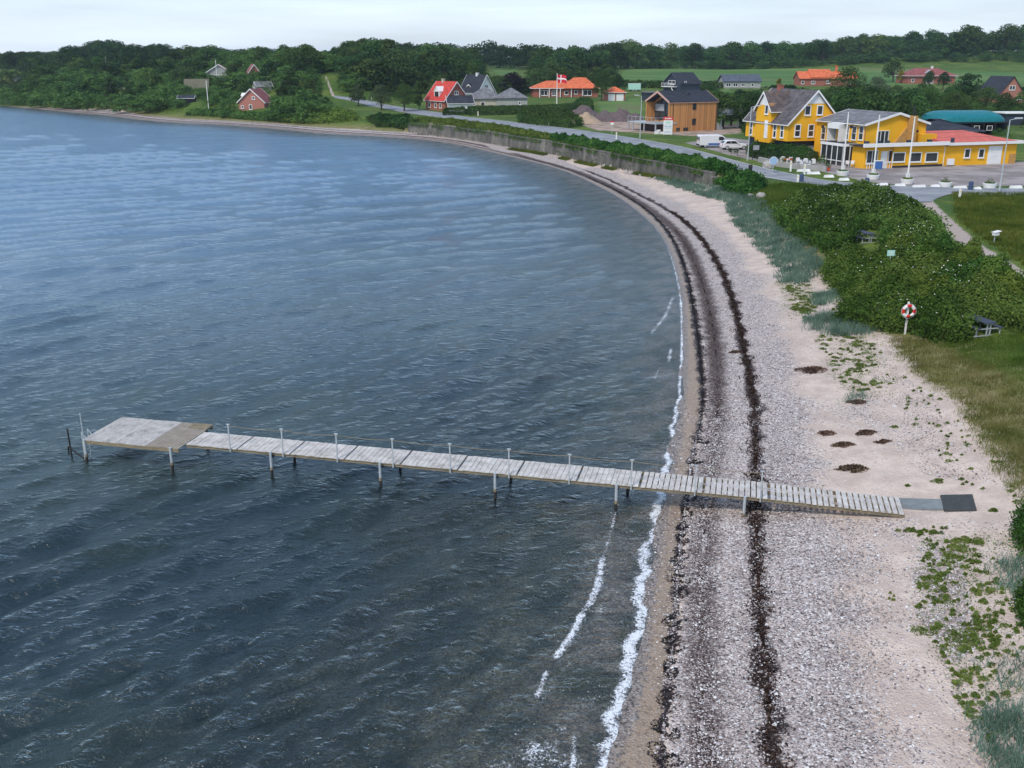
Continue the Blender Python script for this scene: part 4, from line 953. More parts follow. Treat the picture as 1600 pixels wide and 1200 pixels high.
    h.part('basement_wall', lambda m: m.box(a0+.6, a1, yA+.7, yA2, -.6, zf-.002), 'darkclad')
    h.part('basement_pier', lambda m: (m.box(L(1280, 230, 'y', yA)[0]+1.0, a1, yA-.0, yA+.695, -.6, zf-.003), ), 'yellow')
    h.part('basement_door', lambda m: m.box(L(1263, 230, 'y', yA+.7)[0], L(1271.5, 230, 'y', yA+.7)[0], yA+.6, yA+.695, -.2, 1.8), 'white')
    h.win('y-', yA+.7, L(1246, 226, 'y', yA+.7)[0], 1.35, 1.2, .8)
    h.roof_gable(a0, a1, yA, yA2, zea+.02, zra+.02, 'y', 'slate', oh=.35, name='steep_roof')
    for px, py, w_, hh in ((1262, 172.5, 1.0, 1.35), (1281, 172, 1.0, 1.35)):
        q = L(px, py, 'y', yA); h.win('y-', yA, q[0], q[2], w_, hh, t=.12)
    for px, py in ((1246, 204), (1267, 204)):
        q = L(px, py, 'y', yA); h.win('y-', yA, q[0], q[2], 1.0, 1.75, nz=2, t=.12)
    # white boarded gable tips
    zt_ = L(1270, 162, 'y', yA)[2]; fr = (zra-zt_)/(zra-zea)
    h.part('white_gable', lambda m: m.prism([(am[0]-hw_*fr, zt_), (am[0]+hw_*fr, zt_), (am[0], zra)], yA-.03, yA-.003, 'y'), 'white')
    # cross gable on the left face
    g_ap = L(1196, 145, 'x', a0-.3); gy = g_ap[1]; gw = abs(L(1185, 170, 'x', a0-.3)[1]-gy); gw = max(gw, 2.0); zrg = min(g_ap[2], zra-.1); zeg = L(1205, 172, 'x', a0-.3)[2]
    h.body_gable(a0-.3, am[0], gy-gw, gy+gw, zf-.5, zeg, zrg, 'x', 'yellow', name='cross_gable_wall')
    h.roof_gable(a0-.3, am[0], gy-gw, gy+gw, zeg+.02, zrg+.02, 'x', 'slateorange', oh=.3, name='cross_gable_roof')
    ztg = L(1196, 164, 'x', a0-.3)[2]; fg = (zrg-ztg)/(zrg-zeg)
    h.part('white_gable', lambda m: m.prism([(gy-gw*fg, ztg), (gy+gw*fg, ztg), (gy, zrg)], a0-.33, a0-.303, 'x'), 'white')
    q = L(1198.5, 171, 'x', a0-.3); h.win('x-', a0-.3, q[1], q[2], .95, 1.35, t=.12)
    for px, py in ((1211, 204), (1222.5, 204), (1183.5, 200), (1174, 200)):
        q = L(px, py, 'x', a0); h.win('x-', a0, q[1], q[2], .85, 2.0, nz=2, t=.11)
    q = L(1197, 203, 'x', a0-.3); h.door('x-', a0-.3, q[1], zf+.1, .85, 2.5)
    h.chimney(am[0], yA2-2, zra-.5, zra+.6)
    return h
HT = hotel()

# ---- larch clad house with glazed gable
def barn():
    h = House('larch_house', 'modern house clad in orange larch boards with dark metal roof and glazed gable', 'house', (1044, 206.5), 28)
    L = h.loc
    xl = L(1118.5, 206, 'y', 0)[0]; ze = L(1044.5, 161, 'y', 0)[2]; yw = L(1008, 200, 'x', 0)[1]; yw = min(max(yw, 7), 9.5)
    zr = L(1026, 144.5, 'x', 0)[2]; rec = 2.0
    m = MB()
    # body behind the recess, plus the two side fins and roof soffit
    h.body_gable(rec, xl, 0, yw, -.4, ze, zr, 'x', 'larch')
    h.part('side_fin', lambda m: m.box(0, rec-.003, 0, .35, -.4, ze-.02), 'larch'); h.part('side_fin', lambda m: m.box(0, rec-.003, yw-.35, yw, -.4, ze-.02), 'larch')
    h.roof_gable(0, xl, 0, yw, ze+.02, zr+.02, 'x', 'darkroof', oh=.12, th=.28, rake='pinkwood', name='metal_roof')
    h.part('seams', lambda m: [m.bar((x_, -.1, ze+.20), (x_, yw/2, zr+.36), .05, .06) for x_ in np.arange(.4, xl, .6)], 'darkroof')
    g = h.part('gable_window_frame', lambda m: (m.prism([(.4, 2.0), (yw-.4, 2.0), (yw-.4, ze-.3), (yw/2, zr-.6), (.4, ze-.3)], rec-.06, rec-.003, 'x'),), 'glass')
    h.part('mullion', lambda m: (m.box(rec-.14, rec-.062, yw/2-.12, yw/2+.12, 1.5, zr-.7), m.box(rec-.13, rec-.062, .4, yw/2-.125, 3.5, 3.7), m.box(rec-.13, rec-.062, yw/2+.125, yw-.4, 3.5, 3.7), m.box(rec-.13, rec-.062, yw*.72, yw*.74, 1.5, 3.495)), 'darkmetal', parent=g)
    h.part('curtain', lambda m: m.box(rec-.09, rec-.065, yw*.55, yw*.93, 3.75, ze-.4), 'curtain', parent=g)
    for px, py in ((1085, 166.5), (1084, 190)):
        q = L(px, py, 'y', 0); h.win('y-', 0, q[0], q[2], .85, 1.15, frame='darkmetal', sill=False)
    for px, w_ in ((1059, .8), (1071, 1.1)):
        q = L(px, 203.5, 'y', 0); h.win('y-', 0, q[0], .45, w_, .6, frame='darkmetal', sill=False)
    h.part('downpipe', lambda m: (m.tube((.9, -.05, 0), (.9, -.05, ze), .05, .05, 6), m.tube((xl-.2, -.05, 0), (xl-.2, -.05, ze), .05, .05, 6)), 'darkmetal')
    for fx, fy in ((.45, .35), (.5, .25), (.54, .3)):
        h.part('roof_vent', lambda m: m.tube((xl*fx, yw/2*fy*2, ze+(zr-ze)*fy*2), (xl*fx, yw/2*fy*2, ze+(zr-ze)*fy*2+.75), .1, .1, 8), 'darkmetal')
    # deck in front of the gable on posts with dark store beneath
    dk = h.part('front_deck', lambda m: (m.box(-3.2, rec-.07, -.1, yw+1.6, 1.55, 1.75)), 'galv')
    h.part('deck_railing', lambda m: [m.bar((-3.15, -.1+i*(yw+1.7)/7, 1.75), (-3.15, -.1+i*(yw+1.7)/7, 2.75), .05) for i in range(8)]+[m.bar((-3.15, -.1, 2.75), (-3.15, yw+1.6, 2.75), .06), m.bar((-3.15, -.1, 2.75), (-.1, -.1, 2.75), .06)], 'galv', parent=dk)
    for y_ in (.1, yw/2, yw, yw+1.5): h.part('deck_post', lambda m: m.box(-3.1, -2.9, y_-.1, y_+.1, -.4, 1.547), 'galv', parent=dk)
    h.part('store_wall', lambda m: m.box(-1.2, -.003, .0, yw, -.4, 1.545), 'brickdark')
    h.part('steps', lambda m: [m.box(xl+.2+i*.3, xl+.5+i*.3, 0, 1, -.2, 1.4-i*.2) for i in range(5)], 'concrete')
    # rear balcony on tall posts
    bz = L(1135, 178, 'y', 2)[2]; bx0, bx1 = xl+.1, L(1155, 178, 'y', 2)[0]
    bk = h.part('rear_balcony', lambda m: m.box(bx0, bx1, 1, 4.5, bz-.2, bz), 'galv')
    h.part('balcony_railing', lambda m: [m.bar((bx0+(bx1-bx0)*i/6, 1.05, bz), (bx0+(bx1-bx0)*i/6, 1.05, bz+1), .05) for i in range(7)]+[m.bar((bx0, 1.05, bz+1), (bx1, 1.05, bz+1), .07), m.bar((bx1-.05, 1.05, bz+1), (bx1-.05, 4.4, bz+1), .07)], 'galv', parent=bk)
    h.part('balcony_glass', lambda m: m.box(bx0, bx1, 1.04, 1.06, bz+.1, bz+.9), 'curtain', parent=bk)
    for fx in (.3, .9): h.part('balcony_post', lambda m: m.tube((bx0+(bx1-bx0)*fx, 1.4, -.5), (bx0+(bx1-bx0)*fx, 1.4, bz-.2), .12, .12, 8), 'galv', parent=bk)
barn()

def simple_house(name, label, px, yaw, wx, wy, ze, zr, roof, wall, axis='y', kind='gable', wins=(), trim='white', cat='house', oh=.4, chim=None, dz=0, group=None, inset=None, doors=(), nx=1):
    h = House(name, label, cat, px, yaw, dz=dz, group=group)
    if kind == 'gable':
        h.body_gable(0, wx, 0, wy, -1.5, ze, zr, axis, wall); rf = h.roof_gable(0, wx, 0, wy, ze+.02, zr+.02, axis, roof, oh=oh, rake=trim)
    elif kind == 'flat':
        h.part('wall', lambda m: m.box(0, wx, 0, wy, -1.5, ze), wall); rf = h.part('roof', lambda m: m.box(-oh, wx+oh, -oh, wy+oh, ze+.003, ze+.25), roof)
    else:
        h.part('wall', lambda m: m.box(0, wx, 0, wy, -1.5, ze), wall); rf = h.roof_hip(0, wx, 0, wy, ze+.01, zr, roof, oh=oh, inset=inset, rake=trim)
    for face, a, z_, w_, hh in wins:
        h.win(face, {'y-': 0, 'x-': 0, 'x+': wx, 'y+': wy}[face], a, z_, w_, hh, nx=2 if w_ > 1.2 else 1, t=.13)
    for face, a, w_, hh in doors: h.door(face, {'y-': 0, 'x-': 0, 'x+': wx}[face], a, 0, w_, hh)
    if chim: h.chimney(chim[0], chim[1], chim[2], chim[3], chim[4] if len(chim) > 4 else 'brick', parent=rf)
    h.rf = rf; return h
def dormer(h, yc, w_, x_in, zb, zt, zr, wall='white', roof='white'):
    """dormer on the left slope (facing -x)"""
    p = h.part('dormer', lambda m: m.prism([(yc-w_/2, zb), (yc+w_/2, zb), (yc+w_/2, zt), (yc, zr), (yc-w_/2, zt)], x_in, x_in+2.6, 'x'), wall)
    h.part('dormer_window', lambda m: m.box(x_in-.06, x_in-.003, yc-w_*.36, yc+w_*.36, zb+.35, zt-.1), 'glass', parent=p)
    h.part('dormer_roof', lambda m: m.prism([(yc-w_/2-.15, zt-.1), (yc, zr+.03), (yc+w_/2+.15, zt-.1), (yc+w_/2+.15, zt+.05), (yc, zr+.18), (yc-w_/2-.15, zt+.05)], x_in-.15, x_in+2.6, 'x'), roof, parent=p)
h = simple_house('brick_house', 'red brick house with bright red tiled roof and white dormer beside the coast road', (695, 174), 38, 7.6, 9.0, 2.9, 7.3, 'redroof', 'brick', wins=[('y-',3.8,4.6,1.3,1.0),('x-',2,1.4,1.0,1.3),('x-',4.3,1.4,1.0,1.3),('x-',7.2,1.4,1.1,1.3)], chim=(3.8,6.0,6.8,8.0,'cream'))
dormer(h, 4.4, 2.4, .5, 2.95, 5.0, 6.1)
simple_house('white_annex', 'low white outbuilding with black roof in front of the grey hip roofed villas', (701, 174.6), 12, 6.4, 4.2, 2.3, 3.9, 'darkroof', 'white', axis='x', wins=[('y-',3.6,1.3,.9,.5)], doors=[('x-',2.1,.9,2.0)], cat='outbuilding')
h = simple_house('white_house', 'white gabled house with steep dark roof behind the grey hip roofed villas', (747, 160), 42, 6.4, 8.5, 3.0, 7.6, 'darkroof', 'white', wins=[('y-',3.2,4.4,1.4,1.1),('x-',3,1.4,1.0,1.2)], chim=(3.2,4,7.2,8.2,'white'))
dormer(h, 5.2, 1.8, .7, 3.2, 4.7, 5.2, 'white', 'darkroof')
simple_house('hip_roofed_villa', 'cream villa with grey pyramid roof directly behind the white outbuilding', (735, 170), 8, 9.0, 8.5, 2.5, 5.6, 'greyroof', 'cream', kind='hip', wins=[('y-',3.4,1.3,1.1,1.0),('y-',1.0,1.3,.8,.8)], trim='greyroof')
simple_house('hip_roofed_villa', 'pale windowless looking villa with grey pyramid roof at the right end of the hedge', (776, 170), 4, 8.4, 8.0, 2.7, 5.4, 'greyroof', 'greyrender', kind='hip', wins=[('y-',6.3,1.5,.7,.9)], trim='greyroof')
h = simple_house('orange_roofed_bungalow', 'long red brick bungalow with orange hipped tile roof behind the flagpole', (833, 152), 4, 20.5, 9, 2.6, 4.9, 'orangeroof', 'brick', kind='hip', wins=[('y-',3.5,1.3,2.2,1.6),('y-',6.6,1.3,1.4,1.7),('y-',10.5,1.3,1.2,1.2),('y-',13.5,1.5,1.0,1.2),('y-',17.2,1.3,2.6,1.7)], oh=.7)
h.part('raised_roof', lambda m: m.add([(9.5,-1.2,2.7),(20.6,-1.2,2.7),(20.6,9,2.7),(9.5,9,2.7),(13.2,4,5.9),(17,4,5.9)], [(0,1,5,4),(1,2,5),(2,3,4,5),(3,0,4),(0,3,2,1)]), 'orangeroof')
h.part('veranda_post', lambda m: [m.box(x_-.12, x_+.12, -.7, -.5, -.5, 2.59) for x_ in (2, 5, 8.5, 12, 15.5)], 'white')
h = simple_house('double_garage', 'small brick garage with orange hipped roof and two white doors', (948, 157.5), 6, 5.6, 5.5, 2.3, 4.1, 'orangeroof', 'brick', kind='hip', cat='garage')
h.part('garage_door', lambda m: m.box(.4, 2.5, -.06, -.003, -.1, 2.0), 'white'); h.part('garage_door', lambda m: m.box(2.9, 5.1, -.06, -.003, -.1, 2.0), 'white')
h = simple_house('dark_house', 'dark blue clad house with white railed balcony standing behind the larch house', (1062, 154), 30, 8.0, 8.5, 4.6, 7.6, 'darkroof', 'darkclad', wins=[('y-',2,4.8,.8,.8),('x-',4.2,4.8,3.4,1.2)], trim='blueroof', axis='x')
h.part('balcony', lambda m: (m.box(-1.6, -.003, 1.5, 7.5, 3.4, 3.6), [m.bar((-1.55, 1.5+i*.75, 3.6), (-1.55, 1.5+i*.75, 4.6), .07) for i in range(9)], m.bar((-1.55, 1.5, 4.6), (-1.55, 7.5, 4.6), .1)), 'white')
h.part('outdoor_stair', lambda m: m.bar((-1.3, .0, .2), (-1.3, 3.0, 3.4), .25, .12), 'white')
simple_house('grey_bungalow', 'long low pale bungalow with blue grey roof at the edge of the far field', (1131, 138), 4, 13.5, 8, 2.5, 4.6, 'blueroof', 'greyrender', axis='x', wins=[('y-',1.6,1.2,1.8,1.3),('y-',4.2,1.2,1.8,1.3),('y-',7,1.2,1.4,1.2),('y-',10.5,1.2,1.0,1.1)], trim='blueroof')
h = simple_house('stepped_brick_house', 'long red brick farmhouse with stepped orange red roof and chimney behind the inn', (1249, 134), 3, 22, 7, 2.7, 5.0, 'orangeroof', 'brick', axis='x', wins=[('y-',1.2,1.2,1.2,1.1),('y-',5.2,1.2,1.6,1.1),('y-',11,1.3,1.6,1.1),('y-',19.5,1.2,1.2,1.1)], chim=(15.0,3.5,4.8,7.2,'orangeroof'), trim='brick')
h.part('raised_roof', lambda m: m.prism([(-.5,3.0),(3.5,6.0),(7.5,3.0)], 4.0, 12.5, 'x'), 'orangeroof')
h = simple_house('solar_roofed_house', 'red brick house with maroon hipped roof carrying solar panels at upper right', (1418, 131), 6, 19.5, 10, 2.9, 5.9, 'maroonroof', 'brick', kind='hip', wins=[('y-',2,1.3,1.2,1.2),('y-',9,1.3,3.0,2.1),('y-',17,1.5,1.1,1.1)], chim=(12,5,5.6,6.6,'white'), oh=.7)
h.part('solar_panel', lambda m: m.bar((7.2,1.2,4.05), (10.2,3.6,5.3), 1.7, .06), 'curtain')
simple_house('steep_gabled_house', 'pale brick house with steep gable and black roof cut by the right edge', (1556, 162), 8, 9.0, 11, 1.9, 7.4, 'darkroof', 'pinkbrick', axis='y', wins=[('y-',4.4,4.4,1.9,1.3),('y-',7.0,1.6,1.7,1.2)], oh=.2, trim='darkroof')
# left shore cottages
h = simple_house('shore_cottage', 'small pinkish cottage with dark red roof standing just above the far beach', (374, 174), -8, 7.4, 7, 2.6, 5.9, 'maroonroof', 'pinkbrick', axis='y', wins=[('y-',4.4,3.6,.9,.8),('y-',3.4,1.2,.9,1.4),('y-',1.0,1.2,.8,.8)], chim=(3.7,3,5.4,6.6,'greyrender'))
dormer(h, 2.2, 1.8, .4, 2.7, 4.1, 4.7)
def hillhouse(name, label, px, yaw, wx, wy, ze, zr, roof, wall, **k): return simple_house(name, label, px, yaw, wx, wy, ze, zr, roof, wall, **k)
hillhouse('hill_house', 'pink brick house with tall narrow gable among the hillside trees', (386, 137), 20, 5.5, 7, 3.6, 7.2, 'maroonroof', 'pinkbrick', axis='y', wins=[('y-',2.7,1.6,1.0,1.2)])
h = hillhouse('hill_villa', 'grey blue villa with white railed balcony and pale mast beside it on the hillside', (324, 134), 12, 8.5, 7, 4.4, 7.0, 'maroonroof', 'greyrender', axis='y', wins=[('y-',1.4,1.4,1.4,1.4),('y-',3.6,1.4,1.4,1.4),('y-',6.6,1.4,1.2,1.2)])
h.part('balcony', lambda m: (m.box(0, 8.5, -1.3, -.003, 2.6, 2.8), m.bar((0, -1.25, 3.7), (8.5, -1.25, 3.7), .1), [m.bar((i, -1.25, 2.8), (i, -1.25, 3.7), .06) for i in range(9)]), 'white')
hillhouse('black_hut', 'low black timber hut with white base just above the far beach', (279, 168), 8, 4.6, 4, 2.6, 3.3, 'darkroof', 'black', axis='x', cat='hut', oh=.2)
hillhouse('thatched_house', 'house with large beige thatched roof on the hillside', (291, 150), 10, 6.5, 6, 1.2, 5.0, 'tan', 'cream', axis='x', cat='house', oh=.6, trim='tan')
hillhouse('long_pale_cabin', 'long pale grey cabin with flat roof left of the grey blue villa', (292, 126), 4, 7.5, 4, 2.6, 3, 'greyroof', 'greyrender', kind='flat', cat='cabin', wins=[('y-',2,1.4,1.2,1.0)])
hillhouse('white_shed', 'white and cream shed halfway down the left hillside', (176, 139.5), 6, 5.6, 3.5, 2.6, 3.4, 'greyroof', 'white', kind='flat', cat='shed', wins=[('y-',4,1.3,.9,1.0)])
hillhouse('white_cabin', 'small white cabin high on the left end of the hillside', (87, 113), 6, 3.4, 3, 2.2, 3.0, 'greyroof', 'white', kind='flat', cat='cabin')
hillhouse('cream_shed', 'tiny cream shed near the tall pole on the left hillside', (188, 117), 4, 1.8, 2, 3.0, 4.0, 'greyroof', 'cream', kind='flat', cat='shed')
hillhouse('garden_room', 'white garden room with flat roof right of the pink gabled hill house', (417, 134), 10, 5.0, 3, 2.4, 3.0, 'greyroof', 'white', kind='flat', cat='outbuilding', wins=[('y-',1.5,1.2,1.2,1.2)])
hillhouse('cream_summer_house', 'cream summer house stepping down the slope above the shore cottage', (402, 146), 24, 4.6, 4, 2.3, 3.4, 'greyroof', 'cream', axis='x', cat='summer house')
hillhouse('roadside_barn_shed', 'small grey open car shelter left of the dark blue house', (1010, 158), 8, 7, 6, 2.4, 2.7, 'greyroof', 'darkclad', kind='flat', cat='carport')
hillhouse('dark_cabin', 'low dark cabin with white trim below the pink gabled hill house', (369, 143), 0, 3.6, 3, 1.7, 2.2, 'darkroof', 'black', kind='flat', cat='cabin')
hillhouse('far_white_house', 'white house low on the distant blue headland', (22, 128), 0, 3.2, 3, 1.8, 2.6, 'greyroof', 'white', kind='gable', axis='x')
# teal arched tent hall
def tent():
    h = House('tent_hall', 'marquee hall with rounded teal tarpaulin roof on dark frame behind the inn', 'marquee', (1462, 212), 6)
    L = h.loc; x1 = L(1577, 200, 'y', 0)[0]; zb = L(1500, 191, 'y', 0)[2]; zt_ = L(1500, 172.5, 'y', 4)[2]; wy = 9.0; e_ = 3.0; hgt = zt_-zb
    nx_, ny_ = 26, 16; V = []; F = []
    for i in range(nx_+1):
        x_ = x1*i/nx_; k = min(1, min(x_, x1-x_)/e_); k = math.sqrt(max(0, 1-(1-k)**2))
        for j in range(ny_+1):
            t = math.pi*j/ny_; yy = wy/2-wy/2*math.cos(t)*(.55+.45*k); zz = zb+hgt*(math.sin(t)**.8)*(.02+.98*k)+.012*math.cos(i*3.1)
            V.append((x_, yy, zz))
    for i in range(nx_):
        for j in range(ny_): q = i*(ny_+1)+j; F.append((q, q+1, q+ny_+2, q+ny_+1))
    h.part('tarpaulin_roof', lambda m: m.add(V, F), 'teal', smooth_=True)
    h.part('frame_posts', lambda m: [m.box(x_-.08, x_+.08, y_-.08, y_+.08, -1, zb) for x_ in np.linspace(.4, x1-.4, 7) for y_ in (.3, wy-.3)], 'darkmetal')
    h.part('side_wall', lambda m: (m.box(.4, x1-.4, wy-.25, wy-.2, -1, zb), m.box(.4, .45, .35, wy-.35, -1, zb), m.box(x1-.45, x1-.4, .35, wy-.35, -1, zb)), 'darkclad')
    h.part('edge_beam', lambda m: m.box(.2, x1-.2, .15, .35, zb-.25, zb-.02), 'darkmetal')
    for px in (1526, 1546): q = L(px, 200, 'y', .3)[0]; h.win('y-', .3, q, zb-1.1, 1.1, .9, sill=False)
tent()
simple_house('white_roofed_shelter', 'open shelter with flat white roof beyond the teal tent at the right edge', (1570, 196), 4, 6, 5, 2.4, 2.8, 'white', 'darkclad', kind='flat', cat='shelter')
# registry of things trees must not hide: photo-pixel windows (x0,y0,x1,y1) with the depth of what stands there
KEEP = [(524,147,664,180,330),(664,124,732,178,270),(728,124,828,172,285),(826,122,934,156,310),(944,130,974,158,300),(1008,118,1122,210,190),(1018,116,1082,150,280),(1124,116,1200,140,340),
        (1158,138,1600,262,140),(1246,104,1314,134,360),(1332,118,1346,134,360),(1412,100,1512,128,350),(1552,118,1600,158,210),(1455,170,1600,200,215),
        (369,146,408,174,270),(384,106,408,136,300),(322,100,352,134,320),(278,150,300,170,280),(290,128,318,150,290),(290,112,324,126,320),(174,126,202,139,330),(86,104,98,112,380),(187,107,193,116,360),(400,122,430,145,290),(368,134,384,142,290),
        (764,104,822,118,520),(966,108,1600,133,500),(1078,208,1158,236,150),(930,155,1010,215,200),(506,116,524,150,330),(20,122,30,128,480)]
# ================================================================ trees
def crown_points(n, h, wdt, shape, r):
    """leaf clumps on many overlapping lobes inside an uneven crown envelope"""
    nl = int(26+10*r.random()); P = []; N_ = []; S = []
    lob = []
    for i in range(nl):
        a = r.uniform(0, 6.28); t = r.random()**.8
        if shape == 'cone': rad = (1-t)*.42*wdt; zc = h*(.14+.8*t); lr = wdt*(.24*(1-t)+.07)
        elif shape == 'tall': rad = wdt*.30*math.sin(math.pi*(.12+.8*t))*r.uniform(.5, 1); zc = h*(.14+.76*t); lr = wdt*r.uniform(.16, .26)
        else: rad = wdt*.36*math.sqrt(max(0, 1-(t*1.02)**2.2))*r.uniform(.55, 1.05); zc = h*(.20+.66*t); lr = wdt*r.uniform(.12, .22)
        lob.append((rad*math.cos(a), rad*math.sin(a), zc, lr))
    per = n//nl
    for cx, cy, cz, lr in lob:
        v = unit(r.normal(size=(per, 3))); v[:, 2] = np.where(v[:, 2] < -.35, -v[:, 2], v[:, 2]); rr = lr*(.72+.38*r.random((per, 1)))
        P.append(np.array((cx, cy, cz))+v*rr*np.array((1, 1, .85))); N_.append(unit(v+r.normal(size=v.shape)*.45))
    return np.vstack(P), np.vstack(N_), lob
def make_tree_meshes(i, n, h, wdt, shape, leaf, mat):
    r = np.random.default_rng(100+i)
    P, N_, lob = crown_points(n, h, wdt, shape, r)
    global rng
    V, F = leaf_geo(P, N_, leaf*(.6+.8*r.random(len(P))))
    o = np_mesh('crown', V, F, mat, None, {'rnd': ('FACE', r.random(len(F)))}); cm = o.data; bpy.data.objects.remove(o)
    m = MB(); m.tube((0,0,-.8), (0,0,h*.35), wdt*.035, wdt*.026, 7); m.tube((0,0,h*.35), (wdt*.02,0,h*.7), wdt*.026, wdt*.010, 6)
    for cx, cy, cz, lr in lob[::4]: m.tube((0,0,h*.28), (cx*.9, cy*.9, cz), wdt*.013, wdt*.005, 5)
    o = m.build('trunk', M['bark']); tm = o.data; bpy.data.objects.remove(o)
    return cm, tm, h, wdt, (V, F)
M['far_a'] = M['tree_a']
PROTO = {}
k_ = 0
for key, shape, mats, n, leaf in (('round', 'round', ['tree_a', 'tree_a', 'tree_b', 'tree_a'], 1500, .062), ('tall', 'tall', ['tree_a', 'tree_b'], 1200, .062), ('cone', 'cone', ['tree_a'], 900, .05), ('near', 'round', ['tree_a', 'tree_b'], 4200, .034)):
    PROTO[key] = []
    for mt in mats:
        wdt = {'round': 1.05, 'tall': .55, 'cone': .5, 'near': 1.15}[key]
        PROTO[key].append(make_tree_meshes(k_, n, 1.0, wdt, shape, leaf, M[mt])); k_ += 1
TREES = []
def add_tree(p, h, kind, label, group=None, sx=1.0, name='broadleaf_tree', idx=None, mat=None, cat='tree'):
    pr = PROTO[kind][rng.integers(len(PROTO[kind])) if idx is None else idx]
    t = bpy.data.objects.new(name, None); C.objects.link(t); t.location = tuple(map(float, p)); t.scale = (h*sx, h*sx, h); t.rotation_euler = (0, 0, float(rng.uniform(0, 6.28))); t.empty_display_size = .1
    tag(t, label, cat, group)
    for nm, me in (('trunk', pr[1]), ('crown', pr[0])):
        if mat and nm == 'crown': me = me.copy(); me.materials[0] = mat
        c = bpy.data.objects.new(nm, me); C.objects.link(c); c.parent = t
    TREES.append((p, h)); return t
SKY = np.array([(-200,90),(0,82),(20,84),(37,80),(75,79.5),(86,84),(99,86),(107,75.6),(120,70),(146,73),(150,61),(163,59),(172,64),(176,73),(199,71),(216,68),(244,68),(253,75),(277,83),(289,74),(299,72),(336,73.5),(355,79),(362,86),(385,88),(392,76),(406,72.5),(422,81),(441,73),(464,72),(484,79),(503,80),(524,85),(537,77),(557,70),(580,63),(601,65),(612,72),(631,64.5),(642,68),(672,69),(691,64.5),(708,74),(729,72),(744,67),(766,62.5),(783,61.5),(804,68),(822,66),(834,75.5),(860,76),(912,74),(931,67),(950,65.5),(974,65.5),(984,73),(1006,72),(1025,70),(1100,71),(1200,67.5),(1250,68),(1275,65),(1300,67),(1320,64),(1330,57),(1347,58),(1355,65),(1375,56),(1400,58),(1425,55),(1450,52),(1470,45),(1495,45),(1515,49),(1522,54),(1535,50),(1570,47.5),(1580,40),(1600,34),(1750,30)])
def hidden(px0, px1, py0, py1, dep):
    for a, b, c_, d_, dd in KEEP:
        if dep < dd+12 and px0 < c_-1 and px1 > a+1 and py0 < d_-3 and py1 > b: return True
    return False
def try_tree(X_, Y_, hmin, hmax, kind, clear=True, wf=1.0):
    z_ = float(T(np.array([X_]), np.array([Y_]))[0]); px, pyb, dep = proj(X_, Y_, z_)
    if not -60 < px < 1660: return None
    h = rng.uniform(hmin, hmax); wpx = h*wf*.46/dep*FPX
    top = min(np.interp(np.linspace(px-wpx*.6, px+wpx*.6, 5), SKY[:, 0], SKY[:, 1])); zmax = HC-(top-YH)*(dep*1.0)/FPX/CP*1.0
    # height whose top projects at the skyline row
    hm = (YH-top)/FPX*dep*1.05+HC-z_
    h = min(h, hm)
    if h < 2.2: return None
    _, pyt, _ = proj(X_, Y_, z_+h)
    if hidden(px-wpx, px+wpx, pyt, pyb, dep):
        for f_ in (.7, .5, .32):
            h2 = h*f_; w2 = wpx*f_; _, pyt, _ = proj(X_, Y_, z_+h2)
            if h2 > 1.6 and not hidden(px-w2, px+w2, pyt, pyb, dep): return (X_, Y_, z_-.1), h2
        return None
    return (X_, Y_, z_-.1), h
def wood(poly, n, hmin, hmax, kinds, label, group, world=False, mind=3.5, sx=1.0, name='broadleaf_tree'):
    P = np.array(poly if world else GP(poly)); q = scatter_poly(P, n*3); kept = []; c_ = 0
    for X_, Y_ in q:
        if c_ >= n: break
        if any((X_-a)**2+(Y_-b)**2 < mind**2 for a, b in kept): continue
        k = kinds[rng.integers(len(kinds))]; r_ = try_tree(X_, Y_, hmin, hmax, k, wf=sx)
        if r_ is None: continue
        add_tree(r_[0], r_[1], k, label, group, sx=sx, name=name if k != 'cone' else 'conifer_tree'); kept.append((X_, Y_)); c_ += 1
    return c_
GH, GW, GF, GR_ = 'trees on the wooded shore hillside', 'trees of the wood behind the coast road', 'trees in the belt at the far field edge', 'trees and tall bushes behind the inn'
LH = 'dark green broadleaf tree in the dense cover of the shore hillside'; LW = 'dark green broadleaf tree in the dense wood beyond the coast road'; LF = 'dark tree in the long belt beyond the far green field'; LR = 'dark green tree in the thick growth behind the yellow inn'
n1_ = wood([(-205,410),(-150,352),(-100,305),(-78,288),(-60,270),(-47,262),(-40,285),(-50,340),(-70,400),(-130,430),(-190,440)], 80, 5, 10, ['round','round','round','tall'], LH, GH, world=True, mind=4.0, sx=1.25)
n2_ = wood([(-62,300),(-48,292),(-30,306),(-18,318),(-10,380),(0,430),(-10,470),(-60,470),(-80,400)], 48, 10, 15, ['round','round','tall'], LW, GW, world=True, mind=6, sx=1.15)
n3_ = wood([(8,400),(45,395),(62,430),(60,480),(20,500),(2,470)], 16, 9, 14, ['round'], LW.replace('dense wood beyond the coast road', 'wood between the two green fields'), 'trees of the wood between the fields', world=True, mind=7, sx=1.15)
n4_ = wood([(60,560),(330,560),(340,600),(50,600)], 38, 11, 17, ['round'], LF, GF, world=True, mind=6.5, sx=1.2)
n5_ = wood([(62,182),(150,178),(165,262),(60,250)], 42, 5, 8.5, ['near','round'], LR, GR_, world=True, mind=3.6, sx=1.2)
n6_ = wood([(40,200),(56,200),(64,250),(42,250)], 12, 6, 9, ['near','round'], 'dark green tree in the clump between the larch house and the inn', 'trees between the larch house and the inn', world=True, mind=3.6, sx=1.2)
n7_ = wood([(95,300),(185,300),(190,330),(100,330)], 12, 4, 8, ['round'], 'garden tree beside the upper brick houses below the far field', 'garden trees of the upper brick houses', world=True, mind=6, sx=1.2)
